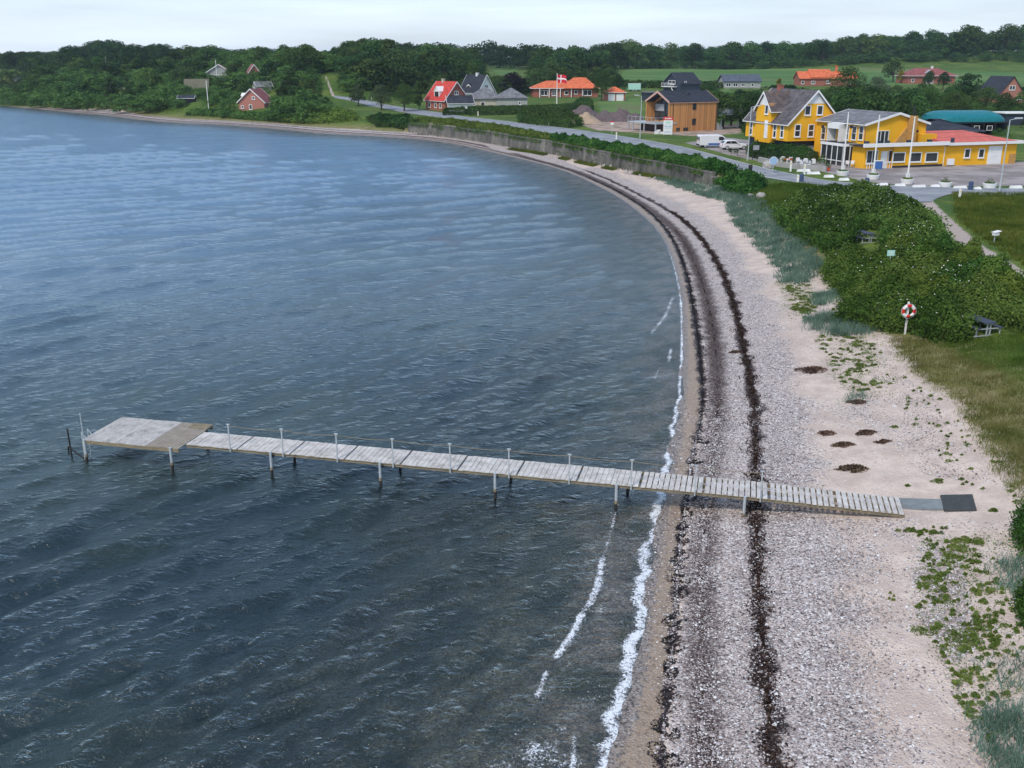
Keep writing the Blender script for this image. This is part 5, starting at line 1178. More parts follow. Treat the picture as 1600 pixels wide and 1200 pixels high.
n8_ = wood([(820,134),(862,126),(905,124),(955,131),(968,112),(905,108),(850,107),(826,112)], 24, 7, 12, ['round'], 'dark tree in the wood directly behind the orange roofed bungalow', 'trees behind the orange bungalow', mind=5, sx=1.2)
n9_ = wood([(-330,600),(-225,520),(-215,500),(-190,455),(-170,470),(-190,520),(-250,640)], 8, 8, 13, ['round'], 'tree on the distant bluish headland at the left edge', 'trees on the distant headland', world=True, mind=8, sx=1.3)
print('TREES', n1_, n2_, n3_, n4_, n5_, n6_, n7_)
# distinct trees
for px, py, h, kind, lb, nm, idx, mat in [
  (737,150,7,'round','tree just left of the white house',None,None,None)][:0]: pass
def solo(px, py, h, kind, label, sx=1.0, idx=None, mat=None, name='broadleaf_tree', cat='tree', dz=0): return add_tree(place(px, py, dz), h, kind, label, None, sx, name, idx, M[mat] if mat else None, cat)
solo(157, 108, 13.5, 'round', 'tall round lone tree rising above the hilltop on the left skyline', .72, 0)
solo(803, 150, 7.2, 'round', 'broad dark copper leaved tree behind the grey hip roofed villas', 1.5, 1, 'copper', 'copper_tree')
solo(940, 158, 9, 'near', 'leaning bright green tree between the orange bungalow and its garage', .62, 1)
solo(965, 146, 6, 'round', 'small dark tree behind the double garage', .9, 0)
solo(1320, 172, 11, 'near', 'big round dark tree in front of the stepped brick farmhouse', 1.0, 0)
solo(1366, 168, 8.2, 'near', 'greyish white flowering tree right of the big dark tree', .95, 0, 'elder', 'elder_tree')
solo(1407, 130, 5, 'round', 'small golden yellow tree left of the solar roofed house', .7, 2, 'gold', 'golden_tree')
solo(1451, 138, 6, 'round', 'dark tree in front of the left wall of the solar roofed house', .9, 0)
solo(1473, 140, 6, 'round', 'round bush like tree in front of the door of the solar roofed house', .9, 1)
solo(1512, 146, 7, 'round', 'dark tree right of the solar roofed house', 1.3, 3)
solo(1216, 146, 5, 'tall', 'narrow yellow green tree left of the stepped brick farmhouse', .8, 1, 'gold')
solo(1395, 128, 9, 'round', 'pair forming dark tree left of the golden tree', 1.1, 0)
solo(560, 166, 6, 'round', 'pale green willow like tree left of the brick house above the road', .9, 2, 'palegreen')
solo(596, 172, 6.5, 'near', 'grey green tree in the gap by the road bend', 1.0, 0, 'palegreen')
solo(632, 174, 7, 'near', 'bright green tree by the road left of the brick house', 1.0, 1)
solo(655, 172, 7.5, 'tall', 'slender light green tree touching the left side of the brick house', .8, 1)
# distant wood that reads as one mass: crowns joined into single sheets of leaves
def mass(name, poly, n, hmin, hmax, label, mat, sx=1.2, world=True, mind=5, usek='round', kind_='stuff', cap=True):
    P = np.array(poly if world else GP(poly)); q = scatter_poly(P, n*2); Vs = []; Fs = []; off = 0; c_ = 0
    for X_, Y_ in q:
        if c_ >= n: break
        r_ = try_tree(X_, Y_, hmin, hmax, usek, wf=sx)
        if r_ is None: continue
        p, h = r_; V0, F0 = PROTO[usek][int(rng.integers(len(PROTO[usek])))][4]
        V0 = V0[:len(V0)//8*4]; F0 = F0[:len(V0)//4]
        a = rng.uniform(0, 6.28); ca, sa = math.cos(a), math.sin(a)
        V_ = np.stack([(V0[:, 0]*ca-V0[:, 1]*sa)*h*sx+p[0], (V0[:, 0]*sa+V0[:, 1]*ca)*h*sx+p[1], V0[:, 2]*h+p[2]-h*.12], 1)
        Vs.append(V_); Fs.append(F0+off); off += len(V_); c_ += 1
    if not Fs: print('EMPTY', label); return
    F_ = np.vstack(Fs); o = np_mesh(name, np.vstack(Vs), F_, mat, None, {'rnd': ('FACE', rng.random(len(F_)))}); tag(o, label, 'wood' if 'wood' in name else 'undergrowth', kind=kind_)
    print(name, c_)
mass('distant_wood', [(60,600),(350,600),(380,760),(60,760)], 230, 9, 16, 'long dark wood on the right horizon beyond the tree belt', M['tree_a'])
mass('distant_wood', [(-10,480),(62,500),(62,620),(-10,620)], 60, 10, 17, 'dark wood on the skyline between the two green fields', M['tree_a'])
mass('distant_wood', [(-320,560),(-230,520),(-180,470),(-60,480),(40,520),(40,700),(-100,760),(-350,760)], 330, 9, 18, 'blue hazed woods on the far left skyline', M['tree_a'])
mass('undergrowth', [(110,572),(345,572),(360,640),(110,640)], 200, 6, 10, 'dark growth filling the belt beneath the horizon wood on the right', M['tree_a'], 1.7)
mass('undergrowth', [(58,552),(335,552),(335,566),(58,566)], 150, 3.5, 6, 'dense hedge bushes at the foot of the tree belt beyond the far field', M['tree_a'], 1.7)
mass('undergrowth', [(-340,600),(-225,516),(-208,490),(-190,450),(-170,470),(-190,520),(-260,640)], 160, 4, 8, 'dense growth covering the distant headland at the left edge', M['tree_a'], 1.7)
mass('undergrowth', [(-205,402),(-160,356),(-110,312),(-80,284),(-56,262),(-42,254),(-38,285),(-50,340),(-70,410),(-140,440),(-195,445)], 900, 2.6, 7.0, 'dense bushes and scrub filling the wooded shore hillside', M['tree_b'], 1.6)
mass('undergrowth', [(-66,296),(-48,288),(-30,302),(-14,316),(6,380),(50,390),(66,430),(60,480),(-60,480),(-84,400)], 260, 4, 10, 'dense low growth at the foot of the wood behind the houses', M['tree_b'], 1.6)
mass('undergrowth', [(60,184),(140,178),(165,270),(60,270)], 260, 2.2, 4.6, 'dense bushes between the inn and the upper brick houses', M['tree_b'], 1.6, usek='near')
# shoots hanging over the sea wall and weeds at its foot
q = along_line(WALL[:-1], 9000, .001, 400); tq = rng.random(len(q)); nW = np.array((-.62, -.78)); k_ = (np.sin(q[:, 1]*.31)+np.sin(q[:, 1]*.83+1)+np.sin(q[:, 1]*2.3)*.8+rng.normal(size=len(q))*.5 > -.7); q = q[k_]; tq = tq[k_]
P_ = np.stack([q[:, 0]+nW[0]*(.1+.65*tq), q[:, 1]+nW[1]*(.1+.65*tq), 3.05-.9*tq**1.6+rng.normal(size=len(q))*.08], 1)
o = leaf_mesh('overhanging_shoots', P_, unit(rng.normal(size=P_.shape)+np.array((-.4,-.6,.5))), rng.uniform(.12, .32, len(q)), M['rose']); tag(o, 'green shoots hanging over the top edge of the sea wall', 'plants', kind='stuff')
q = along_line(WALL[:-1], 14000, .001, 200); k_ = (np.sin(q[:, 1]*.27+2)+np.sin(q[:, 1]*.71) > -.3); q = q[k_]; tq = rng.random(len(q))
q = q+nW*(.7+1.6*tq[:, None]); o = blade_mesh('wall_foot_grass', np.stack([q[:, 0], q[:, 1], T(q[:, 0], q[:, 1])], 1), rng.uniform(.15, .5, len(q)), .06, M['grassblade']); tag(o, 'rough grass and weeds along the foot of the sea wall', 'grass', kind='stuff')
for PP, n_, hh in (([(1150,152),(1245,142),(1245,132),(1200,140),(1150,142)], 40, (3, 6)), ([(1330,162),(1420,142),(1420,132),(1340,135)], 50, (3, 6.5)), ([(1500,152),(1560,142),(1600,152),(1600,135),(1520,130)], 50, (3, 6)), ([(560,166),(650,171),(655,160),(560,154)], 40, (3, 6)), ([(735,150),(830,148),(830,140),(735,142)], 40, (3, 5.5)), ([(1080,142),(1125,140),(1120,150),(1085,150)], 24, (2, 4))):
    mass('undergrowth', PP, n_, hh[0], hh[1], {1150: 'dark bushes between the grey bungalow and the inn', 1330: 'dark bushes right of the stepped brick farmhouse', 1500: 'dark bushes between the solar roofed and the steep gabled house', 560: 'bushes along the land side of the far road bend', 735: 'bushes behind the white house and grey villas', 1080: 'low bushes right of the dark blue house'}[PP[0][0]], M['tree_b'] if PP[0][0] in (560, 1330) else M['tree_a'], 1.5, world=False)
mass('undergrowth', [(-5,128),(40,112),(95,112),(100,140),(60,156),(15,156),(-5,150)], 150, 4, 10, 'dense trees and scrub on the slope of the distant headland', M['tree_a'], 1.6, world=False)
# ---- clipped hedges, shrub strips and rose thickets: leaf skins over an uneven mound with an inner body
def mound(name, px, h, leaf, mat, label, cat='hedge', n=9000, world=False, flowers=0, rag=.18, body=True, fl=None, edge=.9):
    P = np.array(px if world else GP(px)); c0 = P.mean(0); z0 = float(T(c0[:1], c0[1:])[0])
    root = empty(name, (c0[0], c0[1], z0), 0, label, cat)
    def H(x_, y_):
        d_ = np.maximum(sdpoly(x_, y_, P), 0); e_ = np.clip(d_/edge, 0, 1)
        bump_ = 1+rag*(1.1*np.sin(x_*.8+2)*np.sin(y_*.62+.5)+np.sin(x_*1.9+y_*.7)*np.sin(y_*1.5-x_*.4)+.6*np.sin(x_*4.1+1)*np.sin(y_*3.7))
        return h*np.sqrt(1-(1-e_)**2)*bump_
    q = scatter_poly(P, n); k = rng.random(n)**.5; hh = H(q[:, 0], q[:, 1]); k = np.where(rng.random(n) < .75, .86+.22*rng.random(n), k)
    zz = T(q[:, 0], q[:, 1])
    eps = .15; gx = (H(q[:, 0]+eps, q[:, 1])-H(q[:, 0]-eps, q[:, 1]))/(2*eps); gy = (H(q[:, 0], q[:, 1]+eps)-H(q[:, 0], q[:, 1]-eps))/(2*eps)
    N_ = unit(np.stack([-gx, -gy, np.ones(n)], 1)+rng.normal(size=(n, 3))*.55)
    Pn = np.stack([q[:, 0]-c0[0], q[:, 1]-c0[1], zz-z0+hh*k+.02], 1)
    leaf_mesh('foliage', Pn, N_, leaf*(.6+.8*rng.random(n)), mat, root)
    # twiggy rim so the sides are closed
    m_ = int(n*.35); per = np.vstack([P, P[:1]]); s_ = np.r_[0, np.cumsum(np.hypot(*np.diff(per, axis=0).T))]; t_ = rng.uniform(0, s_[-1], m_)
    e0 = np.stack([np.interp(t_, s_, per[:, 0]), np.interp(t_, s_, per[:, 1])], 1)+rng.normal(size=(m_, 2))*edge*.18; e0 += (c0-e0)*.02
    kk = rng.random(m_); e1 = np.stack([e0[:, 0]-c0[0], e0[:, 1]-c0[1], T(e0[:, 0], e0[:, 1])-z0+kk*h*.75], 1)
    leaf_mesh('skirt', e1, unit(rng.normal(size=(m_, 3))+np.array((0, -.6, .5))), leaf*(.6+.8*rng.random(m_)), mat, root)
    if flowers:
        q = scatter_poly(P, flowers); hh = H(q[:, 0], q[:, 1]); keep_ = (np.sin(q[:, 0]*.8+1)*np.sin(q[:, 1]*.6) > -.5); q = q[keep_]; hh = hh[keep_]
        leaf_mesh('blossom', np.stack([q[:, 0]-c0[0], q[:, 1]-c0[1], T(q[:, 0], q[:, 1])-z0+hh*1.06+.05], 1), unit(rng.normal(size=(len(q), 3))*.5+np.array((0, -.5, 1))), (fl or leaf*.6)*(.6+.6*rng.random(len(q))), M['blossom'], root)
    return root
mound('rose_thicket', [(1212,338),(1245,322),(1290,313),(1360,313),(1412,327),(1455,355),(1472,388),(1440,396),(1392,396),(1386,380),(1392,362),(1340,358),(1328,384),(1300,398),(1265,382),(1230,362)], 1.7, .21, M['rose'], 'dense dark green rose thicket dotted with white blossom below the road junction', 'thicket', 46000, flowers=460, fl=.10, edge=2.0)
mound('rose_thicket', [(1300,412),(1335,410),(1392,420),(1455,425),(1525,458),(1600,490),(1670,518),(1640,530),(1585,512),(1512,512),(1505,536),(1452,534),(1432,520),(1388,520),(1310,504),(1335,480),(1312,458),(1290,434)], 1.45, .15, M['rose_mid'], 'wide tangled rose thicket around the life ring post and beach sign', 'thicket', 60000, flowers=260, fl=.09, edge=1.6, rag=.26)
mound('rose_thicket', [(1120,274),(1060,262),(1000,251),(931,238.5),(860,225),(862,216),(931,229),(1000,240),(1060,251),(1130,266),(1190,284),(1196,296),(1170,308),(1140,300)], 1.25, .28, M['rose'], 'long dark green thicket strip on top of the sea wall beside the road', 'thicket', 34000, edge=1.4)
mound('verge_bushes', [(860,216),(800,204),(745,196),(690,189.5),(650,186),(655,190),(700,195),(760,203),(800,210),(860,222)], .9, .32, M['rose_light'], 'lighter green rough bushes on the sea wall top at its far end', 'bushes', 9000, edge=1.0)
mound('shore_bushes', [(575,187),(600,184),(640,185),(650,192),(620,199),(590,198)], 1.3, .5, M['hedge'], 'dark green bushes on the grassy bank beyond the end of the sea wall', 'bushes', 5000, edge=2.0)
mound('shore_bushes', [(440,183),(500,176),(545,178),(560,188),(500,193),(445,192)], 1.6, .5, M['rose_light'], 'pale green scrub on the slope above the far beach right of the cottage', 'bushes', 5000, edge=2.5)
mound('shore_bushes', [(300,176),(350,176),(440,182),(440,190),(360,185),(290,181)], 1.5, .5, M['tree_b'], 'green scrub in front of the shore cottage', 'bushes', 4000, edge=2.0)
mound('clipped_hedge', [(728,177.5),(735,176),(830,174.5),(928,170),(928,174),(830,179),(733,181)], 1.7, .26, M['hedge'], 'long dark clipped hedge running in front of the grey villas', 'hedge', 16000, rag=.04, edge=.5)
mound('clipped_hedge', [(692,178),(728,176.5),(729,179),(693,181)], 1.5, .24, M['hedge'], 'short dark clipped hedge in front of the white outbuilding', 'hedge', 4000, rag=.04, edge=.5)
mound('garden_bushes', [(812,192),(812,184),(850,182),(900,190),(908,198),(890,200),(840,196)], 2.3, .34, M['hedge'], 'big rounded green bushes by the roadside below the clipped hedge', 'bushes', 9000, edge=2.2)
mound('field_hedge', [(945,136),(1020,138),(1080,139),(1130,138),(1130,135.5),(1020,134.5),(950,133)], 1.7, .6, M['hedge'], 'thin dark field hedge behind the dark blue house', 'hedge', 5000, edge=.8)
mound('garden_bushes', [(1156,196),(1170,190),(1185,200),(1183,214),(1165,212)], 1.6, .25, M['hedge'], 'green bush at the far left corner of the yellow inn', 'bushes', 4000, edge=1.3)
mound('garden_bushes', [(1168,238),(1200,240),(1236,246),(1280,252),(1262,256),(1225,253),(1195,250),(1172,246)], 1.7, .20, M['hedge'], 'dark green shrubs hiding the basement of the steep roofed wing', 'bushes', 9000, edge=1.2)
mound('garden_bushes', [(895,167),(905,160),(925,160),(925,170)], 1.6, .25, M['hedge'], 'low dark shrub in front of the orange roofed bungalow', 'bushes', 2000, edge=1.2)
mound('dark_bush', [(1582,838),(1596,812),(1660,800),(1700,870),(1610,885)], 1.1, .08, M['rose'], 'dark green bush cut by the right edge beside the jetty landing', 'bush', 12000, edge=.6)
mound('dark_bush', [(1588,955),(1600,925),(1680,910),(1680,985),(1600,985)], .7, .08, M['rose'], 'low green bush cut by the right edge below the bigger dark bush', 'bush', 8000, edge=.5)
# light shrubs standing in the lower thicket
for i, (px, py, hh, r_, mt, lb) in enumerate([
  (1405,424,2.0,1.6,'rose_light','yellow green shrub behind the pale green beach sign'), (1432,430,1.9,1.3,'rose_light','yellow green shrub just right of the beach sign'), (1476,408,1.8,.9,'rose','small dark upright shrub at the gravel path edge'),
  (1506,434,2.0,1.1,'rose_light','pointed light green shrub with dry tips beside the gravel path'), (1530,458,2.0,1.6,'rose','dark green rounded shrub between two lighter shrubs by the path'), (1560,470,2.4,1.7,'rose_light','tallest bright green shrub beside the gravel path'), (1590,484,1.9,1.5,'rose_light','green shrub with white blossom at the right edge near the path'),
  (1424,470,1.6,1.4,'rose_light','light green shrub in the middle of the lower thicket'), (1490,478,1.9,1.6,'rose','dark shrub left of the tallest bright shrub'), (1452,486,1.7,1.5,'rose_light','bright green shrub above and right of the life ring')]):
    c0 = G(px, py); a = np.linspace(0, 6.28, 13)[:-1]; rr = r_*(1+.2*np.sin(a*3+i))
    mound('garden_shrub', [(c0[0]+np.cos(t)*q_, c0[1]+np.sin(t)*q_) for t, q_ in zip(a, rr)], hh, .14, M[mt], lb, 'shrub', 5200, world=True, flowers=60 if i in (0, 6, 8) else 0, fl=.11, edge=r_*.8, rag=.22)
# ================================================================ vehicles
def vehicle(name, label, px, py, yaw, L_, W_, prof, glass, wheels, cat, stripe=None, mirror=True):
    """prof: side outline (x,z), nose to +x; glass: list of side windows as polygons"""
    h = House(name, label, cat, (px, py), yaw)
    inner = 0.09
    m = MB(); m.prism(prof, 0, W_, 'y'); b = m.build('body', M['carwhite'], h.root, bevel=.07)
    for poly in glass:
        for y0 in (-.012, W_-.012): h.part('side_window', lambda m: m.prism(poly, y0, y0+.024, 'y'), 'glass')
    return h, b
def wheel(h, x_, y_, r_):
    m = MB(); m.tube((x_, y_-.10, r_), (x_, y_+.10, r_), r_, r_, 16); w_ = m.build('wheel', M['rubber'], h.root)
    m = MB(); m.tube((x_, y_-.115, r_), (x_, y_+.115, r_), r_*.62, r_*.62, 12); m.build('rim', M['galv'], w_)
hv, b = vehicle('white_van', 'white panel van parked in front of the larch house beside the white car', 1093, 231, 6, 5.1, 1.9,
    [(0,.35),(.0,1.75),(.12,1.95),(3.5,1.98),(3.95,1.75),(4.45,1.15),(4.95,1.0),(5.1,.75),(5.1,.35)], [[(3.1,1.15),(3.1,1.7),(3.75,1.7),(4.25,1.15)]], 0, 'van')
for x_ in (.95, 4.15):
    for y_ in (.12, 1.78): wheel(hv, x_, y_, .34)
hv.part('windscreen', lambda m: m.prism([(3.98,1.72),(4.42,1.2),(4.47,1.2),(4.03,1.74)], .15, 1.75, 'y'), 'glass')
hv.part('rear_window', lambda m: (m.box(-.02, .01, .2, .85, 1.15, 1.7), m.box(-.02, .01, 1.05, 1.7, 1.15, 1.7)), 'glass')
hv.part('blue_sill_stripe', lambda m: (m.box(1.4, 3.7, -.015, .01, .42, .72),), 'blue')
hv.part('tail_light', lambda m: m.box(-.03, .01, .05, .17, .8, 1.2), 'redpaint'); hv.part('tail_light', lambda m: m.box(-.03, .01, 1.73, 1.85, .8, 1.2), 'redpaint')
hv.part('bumper', lambda m: (m.box(-.08, .0, .05, 1.85, .32, .55), m.box(5.08, 5.17, .05, 1.85, .32, .55)), 'darkmetal')
hv.part('wing_mirror', lambda m: m.box(4.05, 4.2, -.22, -.02, 1.1, 1.32), 'darkmetal')
hc, b = vehicle('white_car', 'white hatchback car parked just right of and in front of the white van', 1129, 234.5, 6, 4.2, 1.75,
    [(0,.3),(-.02,.75),(.12,1.0),(.45,1.38),(.9,1.47),(2.0,1.45),(2.75,1.0),(3.9,.85),(4.2,.6),(4.2,.3)], [[(.45,.98),(.65,1.32),(1.25,1.37),(1.25,.96)], [(1.32,.96),(1.32,1.37),(1.95,1.35),(2.5,.96)]], 0, 'car')
for x_ in (.75, 3.4):
    for y_ in (.1, 1.65): wheel(hc, x_, y_, .32)
hc.part('rear_window', lambda m: m.prism([(.10,1.02),(.42,1.36),(.38,1.37),(.06,1.03)], .2, 1.55, 'y'), 'glass'); hc.part('windscreen', lambda m: m.prism([(2.03,1.42),(2.72,1.03),(2.76,1.04),(2.07,1.44)], .15, 1.6, 'y'), 'glass')
hc.part('tail_light', lambda m: m.box(-.04, .05, .06, .28, .72, .9), 'redpaint'); hc.part('tail_light', lambda m: m.box(-.04, .05, 1.47, 1.69, .72, .9), 'redpaint')
hc.part('wing_mirror', lambda m: m.box(2.35, 2.5, -.2, -.02, .95, 1.1), 'carwhite'); hc.part('headlight', lambda m: m.box(3.95, 4.19, -.01, .2, .62, .78), 'glass')

# ================================================================ poles, lamps, flags
def obj_at(name, label, cat, px, py, yaw=0, group=None, dz=0): return House(name, label, cat, (px, py), yaw, group=group, dz=dz)
def lamp(px, py, top, label, arm=1):
    h = obj_at('street_lamp', label, 'street lamp', px, py, 0, 'street lamps along the coast road'); z1 = h.loc(px, top, 'y', 0)[2]
    h.part('pole', lambda m: m.tube((0,0,-.1), (0,0,z1), .085, .05, 8), 'galv'); h.part('base_collar', lambda m: m.tube((0,0,0), (0,0,1.1), .11, .11, 8), 'galv')
    h.part('arm', lambda m: m.tube((0,0,z1-.04), (.7*arm,0,z1+.12), .035, .035, 6), 'galv')
    h.part('lamp_head', lambda m: m.prism([(arm*.5, z1+.06), (arm*1.3, z1+.10), (arm*1.25, z1+.24), (arm*.55, z1+.22)], -.14, .14, 'y'), 'galv'); return h
lamp(1168, 251, 167, 'tall grey street lamp standing left of the yellow inn', 1)
lamp(1000, 216, 150, 'tall grey street lamp in front of the larch house deck', -1)
lamp(1561.5, 299, 187, 'tall grey street lamp in front of the right end of the yellow inn', 1)
def planter(px, py, label, wd=1.25, tall=.0):
    h = obj_at('flower_planter', label, 'planter', px, py, 10, 'white planters along the edge of the inn car park')
    h.part('tub', lambda m: m.lathe((0,0,0), [(0,0),(.62,.0),(.74,.52),(.66,.55),(.60,.45),(0,.44)], 16), 'white', smooth_=False)
    n = 260; a = rng.uniform(0, 6.28, n); r_ = np.sqrt(rng.random(n))*.6; zz = .45+rng.random(n)*(.22+tall*(r_ < .3))
    leaf_mesh('planting', np.stack([np.cos(a)*r_, np.sin(a)*r_, zz], 1), unit(rng.normal(size=(n, 3))+np.array((0,0,.6))), rng.uniform(.08, .2, n), M['rose_light'], h.root); return h
for px, py, lb, tl in ((1316,274,'white round planter around the foot of the leftmost white flagpole',0),(1363.5,280,'white round planter around the foot of the middle white flagpole',0),(1417,287,'white round planter around the foot of the rightmost white flagpole',0),(1476.5,292,'white planter with a small upright plant right of the flagpoles',.5),(1545.5,294,'white planter with green plant nearest the right hand street lamp',.4)): planter(px, py, lb, tall=tl)
for px, py, tp, lb in ((1316,272.5,178,'leftmost tall white flagpole in front of the yellow inn'),(1363.5,278.5,182,'middle white flagpole in front of the yellow inn'),(1417,285.5,185,'rightmost white flagpole in front of the yellow inn')):
    h = obj_at('flagpole', lb, 'flagpole', px, py, 0, 'white flagpoles in the inn car park'); z1 = h.loc(px, tp, 'y', 0)[2]
    h.part('mast', lambda m: m.tube((0,0,.3), (.0,0,z1), .095, .055, 8), 'white'); h.part('finial', lambda m: m.lathe((0,0,z1), [(0,0),(.09,.06),(.09,.12),(0,.2)], 8), 'white'); h.part('tabernacle', lambda m: (m.box(-.2,-.11,-.1,.1,.0,1.1), m.box(.11,.2,-.1,.1,.0,1.1)), 'white')
    h.part('halyard', lambda m: m.tube((.12,0,1.2), (.08,0,z1-.1), .012, .012, 4), 'white')
# national flag on its pole, white cross on red, blowing to the right
h = obj_at('flagpole', 'white flagpole flying a red flag in the lawn of the orange roofed bungalow', 'flagpole', 870, 162, 0); z1 = h.loc(870, 115.5, 'y', 0)[2]
h.part('mast', lambda m: m.tube((0,0,-.2), (0,0,z1), .15, .09, 8), 'white'); h.part('finial', lambda m: m.lathe((0,0,z1), [(0,0),(.14,.1),(0,.25)], 8), 'white')
hp = h
def flag():
    h = obj_at('flag', 'red flag with a white cross flying from the pole before the orange roofed bungalow', 'flag', 870, 162, 0)
    h.root.location = (hp.o[0], hp.o[1], hp.o[2]+z1-2.75); Wf, Hf = 2.7, 2.2
    def pt(s, t): return (.12+s*Wf*.96, .22*math.sin(s*5.5)*s**.5, Hf*t-.5*s*s-.12*math.sin(s*6)+.45)
    V = {0: [], 1: []}; F = {0: [], 1: []}; nx_, ny_ = 28, 17
    for i in range(nx_):
        for j in range(ny_):
            s_, t_ = (i+.5)/nx_, (j+.5)/ny_; k = 1 if (abs(t_-.5) < .0883+.01 or 8.5/28 < s_ < 12.5/28) else 0
            n = len(V[k]); V[k] += [pt(i/nx_, j/ny_), pt((i+1)/nx_, j/ny_), pt((i+1)/nx_, (j+1)/ny_), pt(i/nx_, (j+1)/ny_)]; F[k].append((n, n+1, n+2, n+3))
    h.part('red_cloth', lambda m: m.add(V[0], F[0]), 'flagred'); h.part('white_cross', lambda m: m.add(V[1], F[1]), 'flagwhite')
M['flagred'] = simple('red flag cloth', (.62,.02,.045), .8, .1); M['flagwhite'] = simple('white flag cloth', (.8,.8,.8), .8, .05)
flag()
for px, py, tp, r_, lb in ((326,170,128,.13,'white flagpole on the shore left of the small cottage'),(340,133,95,.13,'grey pole standing beside the grey blue hill villa'),(168,118,90,.15,'tall pale pole high on the left wooded hillside'),(210.5,167,150,.13,'short white pole near the far beach by the blue box')):
    h = obj_at('mast', lb, 'pole', px, py, 0); z1 = h.loc(px, tp, 'y', 0)[2]; h.part('mast_tube', lambda m: m.tube((0,0,-.5), (0,0,z1), r_, r_*.7, 8), 'white'); h.part('finial', lambda m: m.lathe((0,0,z1), [(0,0),(r_*1.5,.1),(0,.3)], 8), 'white')
h = obj_at('blue_dinghy', 'small bright blue upturned dinghy on the far shore grass', 'boat', 221, 173, 0); h.part('hull', lambda m: m.add([(-1.3,-.6,0),(1.1,-.6,0),(1.7,0,.1),(1.1,.6,0),(-1.3,.6,0),(-1.2,-.35,.75),(.9,-.35,.75),(1.3,0,.6),(.9,.35,.75),(-1.2,.35,.75)], [(0,1,6,5),(1,2,7,6),(2,3,8,7),(3,4,9,8),(4,0,5,9),(5,6,7,8,9)]), 'blue'); h.part('keel', lambda m: m.box(-1.2, 1.2, -.04, .04, .755, .82), 'blue')
# ================================================================ kerb stones, bollards, posts
for i, (px, py, w_, lb) in enumerate([(1255.5,268,1.7,'white painted stone beside the white marker post, leftmost of the row'),(1270.5,272,1.7,'second white painted stone from the left of the row'),(1295,277,1.2,'white painted stone left of the leftmost planter'),(1318.5,282,1.2,'white painted stone under the leftmost planter'),(1346,286,1.0,'white painted block just left of the middle blue bollard'),(1378,290,1.4,'white painted stone between the middle and right planters with flagpoles'),(1406,291,1.2,'white painted stone touching the rightmost flagpole planter'),(1436,293,1.5,'long white painted stone right of the rightmost flagpole'),(1461,292.5,1.0,'short white block left of the planter with the upright plant'),(1500,294.5,1.5,'long white painted stone left of the right blue bollard'),(1527,296,.8,'small white block right of the right blue bollard'),(1587,294,1.4,'white painted stone at the right edge beyond the street lamp')]):
    h = obj_at('kerb_stone', lb, 'kerb stone', px, py, 4, 'white painted stones along the road edge'); j = random.uniform(-.08, .08)
    h.part('painted_stone', lambda m: m.add([(-w_/2,-.2,0),(w_/2,-.22+j,0),(w_/2,.2,0),(-w_/2,.2,0),(-w_/2+.08,-.14,.30),(w_/2-.1,-.15,.26+j*.3),(w_/2-.08,.13,.30),(-w_/2+.1,.12,.27)], [(0,1,5,4),(1,2,6,5),(2,3,7,6),(3,0,4,7),(4,5,6,7)]), 'white')
for px, py, lb in ((1252,284,'dark blue bollard at the road edge below the white marker posts'),(1354,291,'dark blue bollard between the leftmost and middle planters'),(1516,297,'dark blue bollard between the two right hand planters')):
    h = obj_at('blue_bollard', lb, 'bollard', px, py, 0, 'blue bollards along the road edge'); h.part('post', lambda m: m.tube((0,0,0), (0,0,.8), .26, .24, 12), 'slateblue'); h.part('cap', lambda m: m.lathe((0,0,.8), [(.26,0),(.2,.12),(0,.16)], 12), 'slateblue')
for px, py, hh, lb in ((1235,268,1.25,'white marker post on the grass island, left one'),(1256.5,273,1.25,'white marker post on the grass island, right one'),(1246,286,.9,'low pale yellow marker post at the near road edge'),(1467,314,.0,None),(1499,310,.9,'slim pale marker post at the meadow corner by the road'),(963,218,1.2,'yellow topped white marker post at the road edge below the site entrance'),(857,194,1.1,'white marker post in front of the rounded bushes'),(747,181,1.0,'small white marker post on the verge below the clipped hedge'),(580.5,156.5,.8,'tiny yellowish marker post at the far bend of the road'),(659,205.5,1.1,'pale yellow post on the beach at the far end of the sea wall')):
    if lb is None: continue
    h = obj_at('marker_post', lb, 'post', px, py, 0, 'marker posts beside the coast road'); h.part('post_body', lambda m: m.prism([(-.11,-.05),(.11,-.05),(.11,hh),(-.11,hh+.12)], -.06, .06, 'y'), 'white'); h.part('reflector', lambda m: m.box(-.06, .06, -.075, -.062, hh*.72, hh*.86), 'yellowflower')
# ================================================================ signs
def text(h, s, size, loc, rot, mat, name='lettering', parent=None):
    cu = bpy.data.curves.new(name, 'FONT'); cu.body = s; cu.size = size; cu.align_x = 'CENTER'; cu.extrude = .004
    o = bpy.data.objects.new(name, cu); C.objects.link(o); dg = bpy.context.evaluated_depsgraph_get(); me = bpy.data.meshes.new_from_object(o.evaluated_get(dg)); bpy.data.objects.remove(o); me.materials.clear(); me.materials.append(M[mat])
    q = bpy.data.objects.new(name, me); C.objects.link(q); q.parent = parent or h.root; q.location = loc; q.rotation_euler = rot; return q
h = obj_at('site_sign', 'tall white builder sign with red top band in front of the larch house', 'sign', 1043, 211.5, -2); u_ = mpp(h.o)
h.part('panel', lambda m: m.box(-.85, .85, -.05, .05, .15, 2.75), 'white'); h.part('red_header', lambda m: m.box(-.9, .9, -.07, .07, 2.753, 3.35), 'redpaint')
h.part('sign_posts', lambda m: (m.box(-.8, -.7, .06, .16, -.4, 3.1), m.box(.7, .8, .06, .16, -.4, 3.1)), 'galv')
h.part('header_marks', lambda m: [m.box(a, a+w_, -.085, -.071, 2.93, 3.17) for a, w_ in ((-.62,.22),(-.30,.12),(-.10,.16),(.14,.24),(.46,.16))], 'white')
